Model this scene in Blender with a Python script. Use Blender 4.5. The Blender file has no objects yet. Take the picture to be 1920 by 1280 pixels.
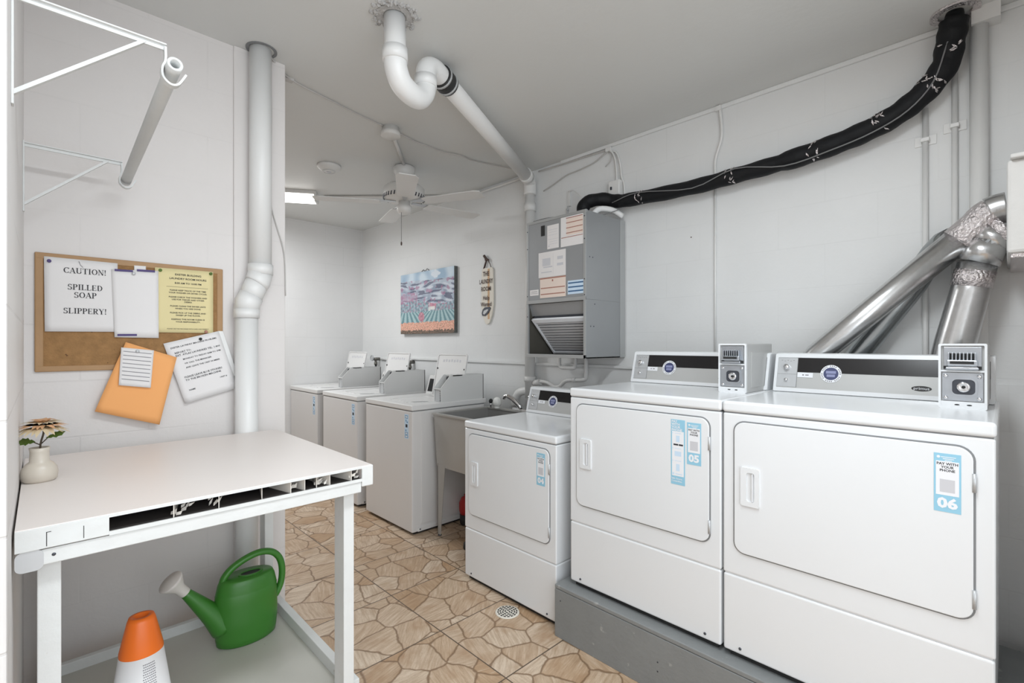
import bpy, bmesh, math, random
from mathutils import Vector, Matrix, noise as mnoise
C = bpy.context.scene.collection
PI = math.pi
random.seed(7)

# ---------------------------------------------------------------- camera
cd = bpy.data.cameras.new('camera'); cam = bpy.data.objects.new('camera', cd); C.objects.link(cam)
cam.location = (0, 0, 1.33)
cam.rotation_euler = (math.radians(90), 0, -math.atan(883/906.67))
cd.sensor_width = 36; cd.lens = 906.67/1920*36; cd.shift_y = 4/1920
cd.clip_start = 0.01
bpy.context.scene.camera = cam
# ---------------------------------------------------------------- world, lights, exposure
sc = bpy.context.scene
sc.view_settings.view_transform = 'Standard'; sc.view_settings.look = 'None'
sc.view_settings.gamma = 1; sc.view_settings.use_curve_mapping = False
sc.view_settings.exposure = 0.04
W = bpy.data.worlds.new('world'); sc.world = W; W.use_nodes = True
W.node_tree.nodes['Background'].inputs[0].default_value = (0.88, 0.94, 1, 1)
W.node_tree.nodes['Background'].inputs[1].default_value = 1.6

def area(name, loc, rot, sx, sy, power, col=(1, 1, 1), spread=180):
    l = bpy.data.lights.new(name, 'AREA'); l.shape = 'RECTANGLE'; l.size = sx; l.size_y = sy
    l.energy = power; l.color = col; l.spread = math.radians(spread)
    o = bpy.data.objects.new(name, l); C.objects.link(o); o.location = loc; o.rotation_euler = rot
    return o
# daylight through the wide open front of the room behind the camera
area('daylight_opening', (-0.25, -1.45, 1.65), (math.radians(88), 0, 0), 2.4, 1.7, 27, (0.88, 0.95, 1))
# ceiling fixtures: one over the doorway side where the photographer stands, one tube in the far room
area('near_ceiling_lamp', (0.75, 0.35, 2.56), (0, 0, 0), 1.1, 0.3, 27, (0.90, 0.96, 1))
area('far_ceiling_lamp', (1.05, 4.35, 2.50), (0, 0, math.radians(-32)), 1.2, 0.2, 27, (0.95, 0.98, 1))

# ---------------------------------------------------------------- room numbers
WX = 2.63; FY = 5.14; LY = 2.337; CZ = 2.615  # coordinates here and below were worked out from image pixels, then typed in

# ---------------------------------------------------------------- materials
def mat(name, col, rough=0.5, metal=0.0, var=0.04, vscale=6.0, bump=0.0, bscale=40.0, spots=None, coat=0.0, spec=None, trans=0.0):
    m = bpy.data.materials.new(name); m.use_nodes = True
    nt = m.node_tree; N = nt.nodes; L = nt.links; b = N['Principled BSDF']
    b.inputs['Roughness'].default_value = rough; b.inputs['Metallic'].default_value = metal
    if coat: b.inputs['Coat Weight'].default_value = coat; b.inputs['Coat Roughness'].default_value = 0.15
    if spec is not None: b.inputs['Specular IOR Level'].default_value = spec
    if trans: b.inputs['Transmission Weight'].default_value = trans
    tc = N.new('ShaderNodeTexCoord')
    nz = N.new('ShaderNodeTexNoise'); nz.inputs['Scale'].default_value = vscale; nz.inputs['Detail'].default_value = 5
    L.new(tc.outputs['Object'], nz.inputs['Vector'])
    mx = N.new('ShaderNodeMix'); mx.data_type = 'RGBA'
    a = [max(0, c*(1-var)) for c in col]; z = [min(1, c*(1+var)) for c in col]
    mx.inputs[6].default_value = (*a, 1); mx.inputs[7].default_value = (*z, 1)
    L.new(nz.outputs['Fac'], mx.inputs[0]); out = mx.outputs[2]
    if spots:
        n2 = N.new('ShaderNodeTexNoise'); n2.inputs['Scale'].default_value = spots[1]; n2.inputs['Detail'].default_value = 3
        L.new(tc.outputs['Object'], n2.inputs['Vector'])
        r = N.new('ShaderNodeValToRGB'); r.color_ramp.elements[0].position = spots[2]; r.color_ramp.elements[1].position = spots[2]+0.04
        L.new(n2.outputs['Fac'], r.inputs['Fac'])
        m2 = N.new('ShaderNodeMix'); m2.data_type = 'RGBA'; L.new(r.outputs['Color'], m2.inputs[0]); L.new(out, m2.inputs[6])
        m2.inputs[7].default_value = (*spots[0], 1); out = m2.outputs[2]
    L.new(out, b.inputs['Base Color'])
    if bump:
        n3 = N.new('ShaderNodeTexNoise'); n3.inputs['Scale'].default_value = bscale; n3.inputs['Detail'].default_value = 6
        L.new(tc.outputs['Object'], n3.inputs['Vector'])
        bp = N.new('ShaderNodeBump'); bp.inputs['Strength'].default_value = bump; bp.inputs['Distance'].default_value = 0.01
        L.new(n3.outputs['Fac'], bp.inputs['Height']); L.new(bp.outputs['Normal'], b.inputs['Normal'])
    return m

def block_wall(name, col, axis, joint=0.08, bw=0.4, bh=0.2, off=(0, 0)):
    """painted concrete block: very soft joints. axis = 'x' wall plane X=const, 'y' wall plane Y=const"""
    m = bpy.data.materials.new(name); m.use_nodes = True
    nt = m.node_tree; N = nt.nodes; L = nt.links; b = N['Principled BSDF']
    b.inputs['Roughness'].default_value = 0.55
    g = N.new('ShaderNodeNewGeometry'); sp = N.new('ShaderNodeSeparateXYZ'); L.new(g.outputs['Position'], sp.inputs[0])
    cb = N.new('ShaderNodeCombineXYZ'); L.new(sp.outputs['Y' if axis == 'x' else 'X'], cb.inputs[0]); L.new(sp.outputs['Z'], cb.inputs[1])
    ad = N.new('ShaderNodeVectorMath'); ad.operation = 'ADD'; L.new(cb.outputs[0], ad.inputs[0]); ad.inputs[1].default_value = (off[0]+20, off[1]+0.005, 0)
    wn = N.new('ShaderNodeTexNoise'); wn.inputs['Scale'].default_value = 9; L.new(g.outputs['Position'], wn.inputs['Vector'])
    br = N.new('ShaderNodeTexBrick'); L.new(ad.outputs[0], br.inputs['Vector'])
    br.inputs['Scale'].default_value = 1; br.inputs['Brick Width'].default_value = bw; br.inputs['Row Height'].default_value = bh
    br.inputs['Mortar Size'].default_value = 0.004; br.inputs['Mortar Smooth'].default_value = 0.6
    br.inputs['Color1'].default_value = (1, 1, 1, 1); br.inputs['Color2'].default_value = (1, 1, 1, 1); br.inputs['Mortar'].default_value = (0, 0, 0, 1)
    # joints only show in places
    n1 = N.new('ShaderNodeTexNoise'); n1.inputs['Scale'].default_value = 1.3; n1.inputs['Detail'].default_value = 3; L.new(g.outputs['Position'], n1.inputs['Vector'])
    mr = N.new('ShaderNodeMapRange'); mr.inputs[1].default_value = 0.42; mr.inputs[2].default_value = 0.62; mr.inputs[3].default_value = 0.15; mr.inputs[4].default_value = 1
    L.new(n1.outputs['Fac'], mr.inputs[0])
    inv = N.new('ShaderNodeMath'); inv.operation = 'MULTIPLY'; L.new(br.outputs['Fac'], inv.inputs[0]); L.new(mr.outputs[0], inv.inputs[1])
    n2 = N.new('ShaderNodeTexNoise'); n2.inputs['Scale'].default_value = 2.2; n2.inputs['Detail'].default_value = 6; n2.inputs['Roughness'].default_value = 0.6
    L.new(g.outputs['Position'], n2.inputs['Vector'])
    mx = N.new('ShaderNodeMix'); mx.data_type = 'RGBA'; L.new(n2.outputs['Fac'], mx.inputs[0])
    mx.inputs[6].default_value = (*[c*0.93 for c in col], 1); mx.inputs[7].default_value = (*[min(1, c*1.05) for c in col], 1)
    j = N.new('ShaderNodeMath'); j.operation = 'MULTIPLY'; j.inputs[1].default_value = joint*3; L.new(inv.outputs[0], j.inputs[0])
    m2 = N.new('ShaderNodeMix'); m2.data_type = 'RGBA'; L.new(j.outputs[0], m2.inputs[0]); L.new(mx.outputs[2], m2.inputs[6])
    m2.inputs[7].default_value = (*[c*0.45 for c in col], 1)
    # small scuffs and nail holes
    v = N.new('ShaderNodeTexVoronoi'); v.inputs['Scale'].default_value = 3.4; v.inputs['Randomness'].default_value = 1; L.new(g.outputs['Position'], v.inputs['Vector'])
    lt = N.new('ShaderNodeMath'); lt.operation = 'LESS_THAN'; lt.inputs[1].default_value = 0.022; L.new(v.outputs['Distance'], lt.inputs[0])
    m3 = N.new('ShaderNodeMix'); m3.data_type = 'RGBA'; L.new(lt.outputs[0], m3.inputs[0]); L.new(m2.outputs[2], m3.inputs[6])
    m3.inputs[7].default_value = (0.16, 0.13, 0.11, 1)
    L.new(m3.outputs[2], b.inputs['Base Color'])
    n4 = N.new('ShaderNodeTexNoise'); n4.inputs['Scale'].default_value = 55; n4.inputs['Detail'].default_value = 4; L.new(g.outputs['Position'], n4.inputs['Vector'])
    h = N.new('ShaderNodeMath'); h.operation = 'MULTIPLY_ADD'; h.inputs[1].default_value = 0.10; L.new(n4.outputs['Fac'], h.inputs[0])
    neg = N.new('ShaderNodeMath'); neg.operation = 'MULTIPLY'; neg.inputs[1].default_value = -2.2*joint; L.new(inv.outputs[0], neg.inputs[0])
    L.new(neg.outputs[0], h.inputs[2])
    bp = N.new('ShaderNodeBump'); bp.inputs['Strength'].default_value = 0.55; bp.inputs['Distance'].default_value = 0.012
    L.new(h.outputs[0], bp.inputs['Height']); L.new(bp.outputs['Normal'], b.inputs['Normal'])
    return m

def floor_material():
    m = bpy.data.materials.new('stone_print_tile'); m.use_nodes = True
    nt = m.node_tree; N = nt.nodes; L = nt.links; b = N['Principled BSDF']
    def math_(op, a, c=None, v=None):
        n = N.new('ShaderNodeMath'); n.operation = op
        L.new(a, n.inputs[0])
        if c is not None: L.new(c, n.inputs[1])
        if v is not None: n.inputs[1].default_value = v
        return n.outputs[0]
    def vm(op, a, c=None, v=None):
        n = N.new('ShaderNodeVectorMath'); n.operation = op
        L.new(a, n.inputs[0])
        if c is not None: L.new(c, n.inputs[1])
        if v is not None: n.inputs[1].default_value = v
        return n.outputs[0]
    def mixc(f, a, bb):
        n = N.new('ShaderNodeMix'); n.data_type = 'RGBA'; L.new(f, n.inputs[0])
        for i, s in ((6, a), (7, bb)):
            if isinstance(s, tuple): n.inputs[i].default_value = (*s, 1)
            else: L.new(s, n.inputs[i])
        return n.outputs[2]
    g = N.new('ShaderNodeNewGeometry'); P = 0.44
    p = vm('ADD', g.outputs['Position'], v=(-1.325+P*20, -1.395+P*20, 0))
    q = vm('MULTIPLY', p, v=(1/P, 1/P, 0))
    cell = vm('FLOOR', q); fr = vm('FRACTION', q)
    wn = N.new('ShaderNodeTexWhiteNoise'); wn.noise_dimensions = '3D'; L.new(cell, wn.inputs['Vector'])
    # grout
    ab = vm('ABSOLUTE', vm('SUBTRACT', fr, v=(0.5, 0.5, 0)))
    sp = N.new('ShaderNodeSeparateXYZ'); L.new(ab, sp.inputs[0])
    mxn = math_('MAXIMUM', sp.outputs[0], sp.outputs[1])
    grout = math_('GREATER_THAN', mxn, v=0.4935)
    # flagstone print inside each tile
    off = vm('MULTIPLY', wn.outputs['Color'], v=(40, 40, 0))
    wob = N.new('ShaderNodeTexNoise'); wob.inputs['Scale'].default_value = 14; L.new(g.outputs['Position'], wob.inputs['Vector'])
    wv = vm('MULTIPLY', vm('SUBTRACT', wob.outputs['Color'], v=(0.5, 0.5, 0.5)), v=(0.22, 0.22, 0))
    fs = vm('ADD', vm('ADD', vm('MULTIPLY', fr, v=(2.7, 2.7, 0)), off), wv)
    ve = N.new('ShaderNodeTexVoronoi'); ve.feature = 'DISTANCE_TO_EDGE'; ve.voronoi_dimensions = '2D'; ve.inputs['Scale'].default_value = 1; ve.inputs['Randomness'].default_value = 0.85; L.new(fs, ve.inputs['Vector'])
    vc = N.new('ShaderNodeTexVoronoi'); vc.feature = 'F1'; vc.voronoi_dimensions = '2D'; vc.inputs['Scale'].default_value = 1; vc.inputs['Randomness'].default_value = 0.85; L.new(fs, vc.inputs['Vector'])
    edge = N.new('ShaderNodeMapRange'); edge.inputs[1].default_value = 0.010; edge.inputs[2].default_value = 0.042; edge.inputs[3].default_value = 1; edge.inputs[4].default_value = 0
    L.new(ve.outputs['Distance'], edge.inputs[0])
    sc_ = N.new('ShaderNodeSeparateColor'); L.new(vc.outputs['Color'], sc_.inputs[0])
    rot = N.new('ShaderNodeVectorRotate'); rot.rotation_type = 'Z_AXIS'; L.new(g.outputs['Position'], rot.inputs['Vector'])
    an = math_('MULTIPLY_ADD', sc_.outputs[1], v=2.0); an.node.inputs[2].default_value = 0.0
    L.new(an, rot.inputs['Angle'])
    st = vm('MULTIPLY', rot.outputs[0], v=(85, 9, 1))
    ns = N.new('ShaderNodeTexNoise'); ns.inputs['Scale'].default_value = 1; ns.inputs['Detail'].default_value = 6; ns.inputs['Roughness'].default_value = 0.65; L.new(vm('ADD', st, vc.outputs['Color']), ns.inputs['Vector'])
    nb = N.new('ShaderNodeTexNoise'); nb.inputs['Scale'].default_value = 7; nb.inputs['Detail'].default_value = 4; L.new(g.outputs['Position'], nb.inputs['Vector'])
    base = mixc(sc_.outputs[0], (0.49, 0.325, 0.195), (0.69, 0.56, 0.43))
    r1 = N.new('ShaderNodeValToRGB'); r1.color_ramp.elements[0].position = 0.42; r1.color_ramp.elements[1].position = 0.66; L.new(ns.outputs['Fac'], r1.inputs['Fac'])
    f1 = math_('MULTIPLY', r1.outputs['Color'], v=0.60)
    c1 = mixc(f1, base, (0.33, 0.205, 0.115))
    r3 = N.new('ShaderNodeValToRGB'); r3.color_ramp.elements[0].position = 0.28; r3.color_ramp.elements[0].color = (1, 1, 1, 1); r3.color_ramp.elements[1].position = 0.42; r3.color_ramp.elements[1].color = (0, 0, 0, 1)
    L.new(ns.outputs['Fac'], r3.inputs['Fac'])
    c1 = mixc(math_('MULTIPLY', r3.outputs['Color'], v=0.45), c1, (0.78, 0.68, 0.56))
    r2 = N.new('ShaderNodeValToRGB'); r2.color_ramp.elements[0].position = 0.52; r2.color_ramp.elements[1].position = 0.72; L.new(nb.outputs['Fac'], r2.inputs['Fac'])
    c2 = mixc(math_('MULTIPLY', r2.outputs['Color'], v=0.6), c1, (0.38, 0.22, 0.11))
    sn = N.new('ShaderNodeTexNoise'); sn.inputs['Scale'].default_value = 160; sn.inputs['Detail'].default_value = 3; L.new(g.outputs['Position'], sn.inputs['Vector'])
    r5 = N.new('ShaderNodeValToRGB'); r5.color_ramp.elements[0].position = 0.55; r5.color_ramp.elements[1].position = 0.68; L.new(sn.outputs['Fac'], r5.inputs['Fac'])
    c2 = mixc(math_('MULTIPLY', r5.outputs['Color'], v=0.35), c2, (0.36, 0.26, 0.17))
    c3 = mixc(math_('MULTIPLY', edge.outputs[0], v=0.85), c2, (0.20, 0.115, 0.058))
    c4 = mixc(grout, c3, (0.11, 0.075, 0.05))
    L.new(c4, b.inputs['Base Color'])
    b.inputs['Roughness'].default_value = 0.42
    hh = math_('MAXIMUM', grout, math_('MULTIPLY', edge.outputs[0], v=0.4))
    h2 = math_('MULTIPLY_ADD', hh, v=-1.0); L.new(ns.outputs['Fac'], h2.node.inputs[2])
    bp = N.new('ShaderNodeBump'); bp.inputs['Strength'].default_value = 0.25; bp.inputs['Distance'].default_value = 0.006
    L.new(h2, bp.inputs['Height']); L.new(bp.outputs['Normal'], b.inputs['Normal'])
    return m

M = {}
M['enamel'] = mat('white_enamel', (0.80, 0.815, 0.83), 0.22, var=0.01, coat=0.3)
M['washer'] = mat('washer_enamel', (0.70, 0.685, 0.675), 0.3, var=0.015, coat=0.2)
M['coinbox'] = mat('coin_box_paint', (0.70, 0.70, 0.69), 0.45, var=0.02)
M['washtop'] = mat('washer_top', (0.76, 0.755, 0.745), 0.3, var=0.01)
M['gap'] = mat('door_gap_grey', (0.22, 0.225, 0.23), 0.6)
M['black'] = mat('gloss_black', (0.012, 0.011, 0.012), 0.2)
M['matteblack'] = mat('matte_black', (0.02, 0.02, 0.02), 0.7)
M['silver'] = mat('brushed_silver', (0.55, 0.56, 0.57), 0.35, 0.3, vscale=30)
M['panelgrey'] = mat('console_grey', (0.50, 0.50, 0.49), 0.4, 0.1)
M['cpanel'] = mat('coin_mech_steel', (0.50, 0.53, 0.57), 0.3, 0.85, var=0.15, vscale=30)
M['chrome'] = mat('chrome', (0.75, 0.75, 0.76), 0.08, 1.0)
M['steeldk'] = mat('dark_steel', (0.08, 0.085, 0.1), 0.35, 0.6)
M['white'] = mat('white_paint', (0.76, 0.745, 0.72), 0.45, var=0.03, bump=0.1, bscale=60)
M['pvc'] = mat('painted_pvc', (0.80, 0.795, 0.78), 0.38, var=0.03, bump=0.05, bscale=30)
M['pvcbright'] = mat('clean_pvc', (0.86, 0.86, 0.85), 0.3, var=0.015)
M['greyplat'] = mat('grey_deck_paint', (0.235, 0.245, 0.245), 0.5, var=0.12, vscale=9, bump=0.15, bscale=50, spots=((0.36, 0.36, 0.35), 14, 0.68))
M['platline'] = mat('board_seam', (0.05, 0.045, 0.04), 0.8)
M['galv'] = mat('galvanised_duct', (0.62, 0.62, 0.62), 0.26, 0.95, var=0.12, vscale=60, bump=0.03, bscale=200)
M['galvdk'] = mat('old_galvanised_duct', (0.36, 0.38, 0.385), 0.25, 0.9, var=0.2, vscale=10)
M['foil'] = mat('foil_tape', (0.75, 0.70, 0.70), 0.2, 0.95, var=0.2, vscale=50, bump=1.0, bscale=90)
M['wrap'] = mat('painted_wrap', (0.70, 0.69, 0.67), 0.5, var=0.06, vscale=8, bump=0.45, bscale=14)
M['hvac'] = mat('hvac_sheet_grey', (0.34, 0.35, 0.36), 0.4, 0.35, var=0.06, vscale=4)
M['hvacside'] = M['hvac']
M['hvaclt'] = mat('hvac_trim', (0.48, 0.49, 0.49), 0.35, 0.5)
M['fin'] = mat('fin_alloy', (0.66, 0.65, 0.66), 0.5)
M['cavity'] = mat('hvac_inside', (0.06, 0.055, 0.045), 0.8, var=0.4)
M['insul'] = mat('black_foam', (0.006, 0.0065, 0.008), 0.6, var=0.3, spec=0.3, bump=0.3, bscale=40)
M['paper'] = mat('paper', (0.80, 0.775, 0.765), 0.8, var=0.02, vscale=2)
M['yellow'] = mat('yellow_paper', (0.76, 0.66, 0.36), 0.8, var=0.02)
M['orangep'] = mat('orange_paper', (0.90, 0.42, 0.15), 0.8, var=0.03)
M['ink'] = mat('black_ink', (0.03, 0.03, 0.035), 0.8)
M['inkgrey'] = mat('grey_ink', (0.25, 0.24, 0.26), 0.8)
M['purple'] = mat('purple_bar', (0.10, 0.075, 0.20), 0.8)
M['cork'] = mat('cork', (0.33, 0.18, 0.072), 0.9, var=0.4, vscale=35, spots=((0.10, 0.045, 0.02), 60, 0.70), bump=0.4, bscale=150)
M['oak'] = mat('oak_frame', (0.40, 0.235, 0.11), 0.55, var=0.12, vscale=20)
M['tabletop'] = mat('white_tabletop', (0.85, 0.79, 0.755), 0.4, var=0.02, vscale=3)
M['tablewood'] = mat('white_painted_wood', (0.70, 0.71, 0.70), 0.45, var=0.05, vscale=12, bump=0.15, bscale=40, spots=((0.45, 0.40, 0.34), 22, 0.76))
M['shelf'] = mat('shelf_paint', (0.55, 0.54, 0.49), 0.45, var=0.08, vscale=5, spots=((0.25, 0.22, 0.18), 16, 0.77))
M['card'] = mat('cardboard', (0.72, 0.68, 0.62), 0.8, var=0.1)
M['hollow'] = mat('hollow_core_shade', (0.035, 0.03, 0.028), 0.9, var=0.5)
M['green'] = mat('green_plastic', (0.040, 0.185, 0.022), 0.38, var=0.05, spec=0.5)
M['rose'] = mat('white_plastic', (0.72, 0.68, 0.64), 0.45)
M['conor'] = mat('orange_plastic', (0.86, 0.17, 0.015), 0.35, var=0.03)
M['conew'] = mat('cone_white', (0.76, 0.75, 0.75), 0.4)
M['ceramic'] = mat('cream_ceramic', (0.62, 0.56, 0.48), 0.35, var=0.06, vscale=20)
M['petal'] = mat('peach_petal', (0.93, 0.60, 0.36), 0.7, var=0.12, vscale=30)
M['petal2'] = mat('cream_petal', (0.93, 0.80, 0.58), 0.7, var=0.1, vscale=30)
M['leaf'] = mat('leaf_green', (0.09, 0.16, 0.025), 0.6, var=0.3, vscale=40)
M['stem'] = mat('stem_brown', (0.07, 0.05, 0.03), 0.7)
M['blue'] = mat('sticker_blue', (0.30, 0.58, 0.74), 0.5, var=0.03)
M['blue2'] = mat('sticker_strong_blue', (0.16, 0.33, 0.52), 0.5)
M['stickw'] = mat('sticker_white', (0.84, 0.85, 0.88), 0.5)
M['stickgrey'] = mat('sticker_grey', (0.60, 0.60, 0.63), 0.5)
M['badge'] = mat('badge_blue', (0.05, 0.06, 0.15), 0.4)
M['badgel'] = mat('badge_lilac', (0.27, 0.29, 0.47), 0.4)
M['sink'] = mat('utility_sink_steel', (0.44, 0.43, 0.41), 0.42, 0.35, var=0.06, vscale=6)
M['sinkin'] = mat('sink_inner', (0.30, 0.295, 0.285), 0.5, 0.3, var=0.1)
M['globe'] = mat('frosted_globe', (0.78, 0.78, 0.75), 0.4)
M['red'] = mat('red_plastic', (0.45, 0.02, 0.02), 0.4)
M['cable'] = mat('painted_cable', (0.55, 0.53, 0.51), 0.5)
M['greycable'] = mat('grey_cable', (0.20, 0.20, 0.20), 0.5)
M['redlab'] = mat('label_red', (0.42, 0.20, 0.15), 0.7)
M['peachlab'] = mat('label_peach', (0.82, 0.69, 0.61), 0.7)
M['bluelab'] = mat('label_blue', (0.05, 0.13, 0.27), 0.7)
M['lbluelab'] = mat('label_lightblue', (0.60, 0.74, 0.88), 0.7)
M['plank'] = mat('cream_board', (0.82, 0.77, 0.68), 0.6, var=0.05, vscale=30)
M['tan'] = mat('tan_stripe', (0.66, 0.43, 0.25), 0.6)
M['ribbon'] = mat('brown_ribbon', (0.10, 0.065, 0.055), 0.7)
M['brass'] = mat('valve_brass', (0.20, 0.19, 0.17), 0.45, 0.6)
M['drain'] = mat('drain_white', (0.78, 0.74, 0.66), 0.4)
M['fanw'] = mat('fan_white', (0.74, 0.73, 0.71), 0.4, var=0.03)
M['rubber'] = mat('black_rubber', (0.02, 0.02, 0.02), 0.5)
M['foamring'] = mat('crumbly_plaster', (0.52, 0.51, 0.50), 0.9, var=0.35, vscale=60, bump=1, bscale=60)
M['ceil'] = mat('ceiling_paint', (0.70, 0.705, 0.69), 0.55, var=0.03, vscale=1.5, bump=0.12, bscale=30)
M['wallR'] = block_wall('painted_block_right', (0.82, 0.825, 0.82), 'x', 0.018)
M['wallB'] = block_wall('painted_block_back', (0.77, 0.765, 0.76), 'y', 0.03)
M['wallL'] = block_wall('warm_lit_block_left', (0.74, 0.705, 0.685), 'y', 0.03, off=(0.1, 0))  # warm cast of the light on this wall put into its paint
M['wallN'] = block_wall('painted_block_near', (0.76, 0.735, 0.72), 'x', 0.06)
M['floor'] = floor_material()

def emit(name, col, s):
    m = bpy.data.materials.new(name); m.use_nodes = True; b = m.node_tree.nodes['Principled BSDF']
    b.inputs['Base Color'].default_value = (*col, 1); b.inputs['Emission Color'].default_value = (*col, 1); b.inputs['Emission Strength'].default_value = s
    return m
M['lamp'] = emit('lit_diffuser', (1, 0.98, 0.95), 4.0)

# ---------------------------------------------------------------- mesh helpers (all in world metres)
class MB:
    def __init__(s): s.bm = bmesh.new(); s.smooth = False
    def _join(s, b2, smooth=False):
        for f in b2.faces: f.smooth = smooth
        me = bpy.data.meshes.new('tmp'); b2.to_mesh(me); b2.free(); s.bm.from_mesh(me); bpy.data.meshes.remove(me); return s
    def box(s, x0, x1, y0, y1, z0, z1, bev=0.0, seg=2):
        b = bmesh.new(); bmesh.ops.create_cube(b, size=1)
        for v in b.verts: v.co = Vector((x0+(x1-x0)*(v.co.x+.5), y0+(y1-y0)*(v.co.y+.5), z0+(z1-z0)*(v.co.z+.5)))
        if bev: bmesh.ops.bevel(b, geom=b.edges[:], offset=bev, segments=seg, affect='EDGES', profile=0.5)
        return s._join(b, False)
    def tube(s, pts, r, seg=14, caps=True, smooth=True, fl=None):
        pts = [Vector(p) for p in pts]; n = len(pts)
        rr = r if isinstance(r, (list, tuple)) else [r]*n
        b = bmesh.new(); rings = []
        t0 = (pts[1]-pts[0]).normalized()
        up = Vector((0, 0, 1)) if abs(t0.z) < 0.9 else Vector((1, 0, 0))
        nrm = t0.cross(up).normalized()
        for i, p in enumerate(pts):
            if i == 0: t = t0
            elif i == n-1: t = (pts[-1]-pts[-2]).normalized()
            else: t = ((pts[i]-pts[i-1]).normalized()+(pts[i+1]-pts[i]).normalized()).normalized()
            nrm = (nrm-t*nrm.dot(t)).normalized(); bn = t.cross(nrm)
            ring = []
            for k in range(seg):
                a = 2*PI*k/seg
                ring.append(b.verts.new(p+nrm*math.cos(a)*rr[i]*(fl or 1)+bn*math.sin(a)*rr[i]))
            rings.append(ring)
        for i in range(n-1):
            for k in range(seg):
                b.faces.new((rings[i][k], rings[i][(k+1) % seg], rings[i+1][(k+1) % seg], rings[i+1][k]))
        if caps:
            b.faces.new(rings[0][::-1]); b.faces.new(rings[-1])
        bmesh.ops.recalc_face_normals(b, faces=b.faces)
        for f in b.faces: f.smooth = smooth and len(f.verts) == 4
        me = bpy.data.meshes.new('tmp'); b.to_mesh(me); b.free(); s.bm.from_mesh(me); bpy.data.meshes.remove(me); return s
    def lathe(s, prof, c=(0, 0, 0), seg=28, axis=(0, 0, 1), sx=1, sy=1):
        """prof = [(r, h)...] around axis through c"""
        ax = Vector(axis).normalized(); up = Vector((0, 0, 1))
        q = up.rotation_difference(ax).to_matrix(); c = Vector(c)
        b = bmesh.new(); rings = []
        for r, h in prof:
            if r < 1e-6: rings.append([b.verts.new(c+q @ Vector((0, 0, h)))])
            else: rings.append([b.verts.new(c+q @ Vector((r*sx*math.cos(2*PI*k/seg), r*sy*math.sin(2*PI*k/seg), h))) for k in range(seg)])
        for i in range(len(rings)-1):
            A, B = rings[i], rings[i+1]
            for k in range(seg):
                k2 = (k+1) % seg
                if len(A) == 1 and len(B) == 1: continue
                if len(A) == 1: b.faces.new((A[0], B[k2], B[k]))
                elif len(B) == 1: b.faces.new((A[k], A[k2], B[0]))
                else: b.faces.new((A[k], A[k2], B[k2], B[k]))
        bmesh.ops.recalc_face_normals(b, faces=b.faces)
        return s._join(b, True)
    def prism(s, poly, o, u, v, d, smooth=False):
        """closed outline poly [(a,b)] in plane o+a*u+b*v, thickness vector d"""
        o = Vector(o); u = Vector(u); v = Vector(v); d = Vector(d); b = bmesh.new()
        A = [b.verts.new(o+u*p[0]+v*p[1]) for p in poly]; B = [b.verts.new(o+u*p[0]+v*p[1]+d) for p in poly]
        n = len(poly); b.faces.new(A); b.faces.new(B[::-1])
        for i in range(n): b.faces.new((A[i], B[i], B[(i+1) % n], A[(i+1) % n]))
        bmesh.ops.recalc_face_normals(b, faces=b.faces)
        return s._join(b, smooth)
    def ring(s, outer, inner, o, u, v, d):
        o = Vector(o); u = Vector(u); v = Vector(v); d = Vector(d); b = bmesh.new(); n = len(outer)
        f = lambda p, k: b.verts.new(o+u*p[0]+v*p[1]+d*k)
        A = [f(p, 0) for p in outer]; B = [f(p, 1) for p in outer]; Ci = [f(p, 0) for p in inner]; D = [f(p, 1) for p in inner]
        for i in range(n):
            j = (i+1) % n
            b.faces.new((A[i], A[j], B[j], B[i])); b.faces.new((Ci[i], D[i], D[j], Ci[j])); b.faces.new((B[i], B[j], D[j], D[i])); b.faces.new((A[i], Ci[i], Ci[j], A[j]))
        bmesh.ops.recalc_face_normals(b, faces=b.faces)
        return s._join(b, False)
    def sphere(s, c, r, sc_=(1, 1, 1), seg=16):
        b = bmesh.new(); bmesh.ops.create_uvsphere(b, u_segments=seg, v_segments=seg//2+2, radius=r)
        for v in b.verts: v.co = Vector((v.co.x*sc_[0], v.co.y*sc_[1], v.co.z*sc_[2]))+Vector(c)
        return s._join(b, True)
    def bm2(s, b2): return s._join(b2, False)

def link(name, mb, m, parent=None, label=None):
    me = bpy.data.meshes.new(name); bm = mb.bm
    if parent is not None:
        o_ = world_loc(parent)
    else:
        xs = [v.co for v in bm.verts]
        o_ = Vector(((min(c.x for c in xs)+max(c.x for c in xs))/2, (min(c.y for c in xs)+max(c.y for c in xs))/2, min(c.z for c in xs)))
    for v in bm.verts: v.co -= o_
    bm.to_mesh(me); bm.free(); me.materials.append(m)
    o = bpy.data.objects.new(name, me); C.objects.link(o)
    if parent is not None: o.parent = parent
    else: o.location = o_
    if label: o['label'] = label
    return o
_wl = {}
def world_loc(p):
    v = Vector((0, 0, 0))
    while p is not None: v += Vector(p.location); p = p.parent
    return v
def thing(name, label, cat, loc, group=None):
    o = bpy.data.objects.new(name, None); C.objects.link(o); o.location = loc; o.empty_display_size = 0.05
    o['label'] = label; o['category'] = cat
    if group: o['group'] = group
    return o
def tag(o, label, cat, group=None):
    o['label'] = label; o['category'] = cat
    if group: o['group'] = group
    return o
def struct(name, mb, m):
    o = link(name, mb, m); o['kind'] = 'structure'; return o

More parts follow.
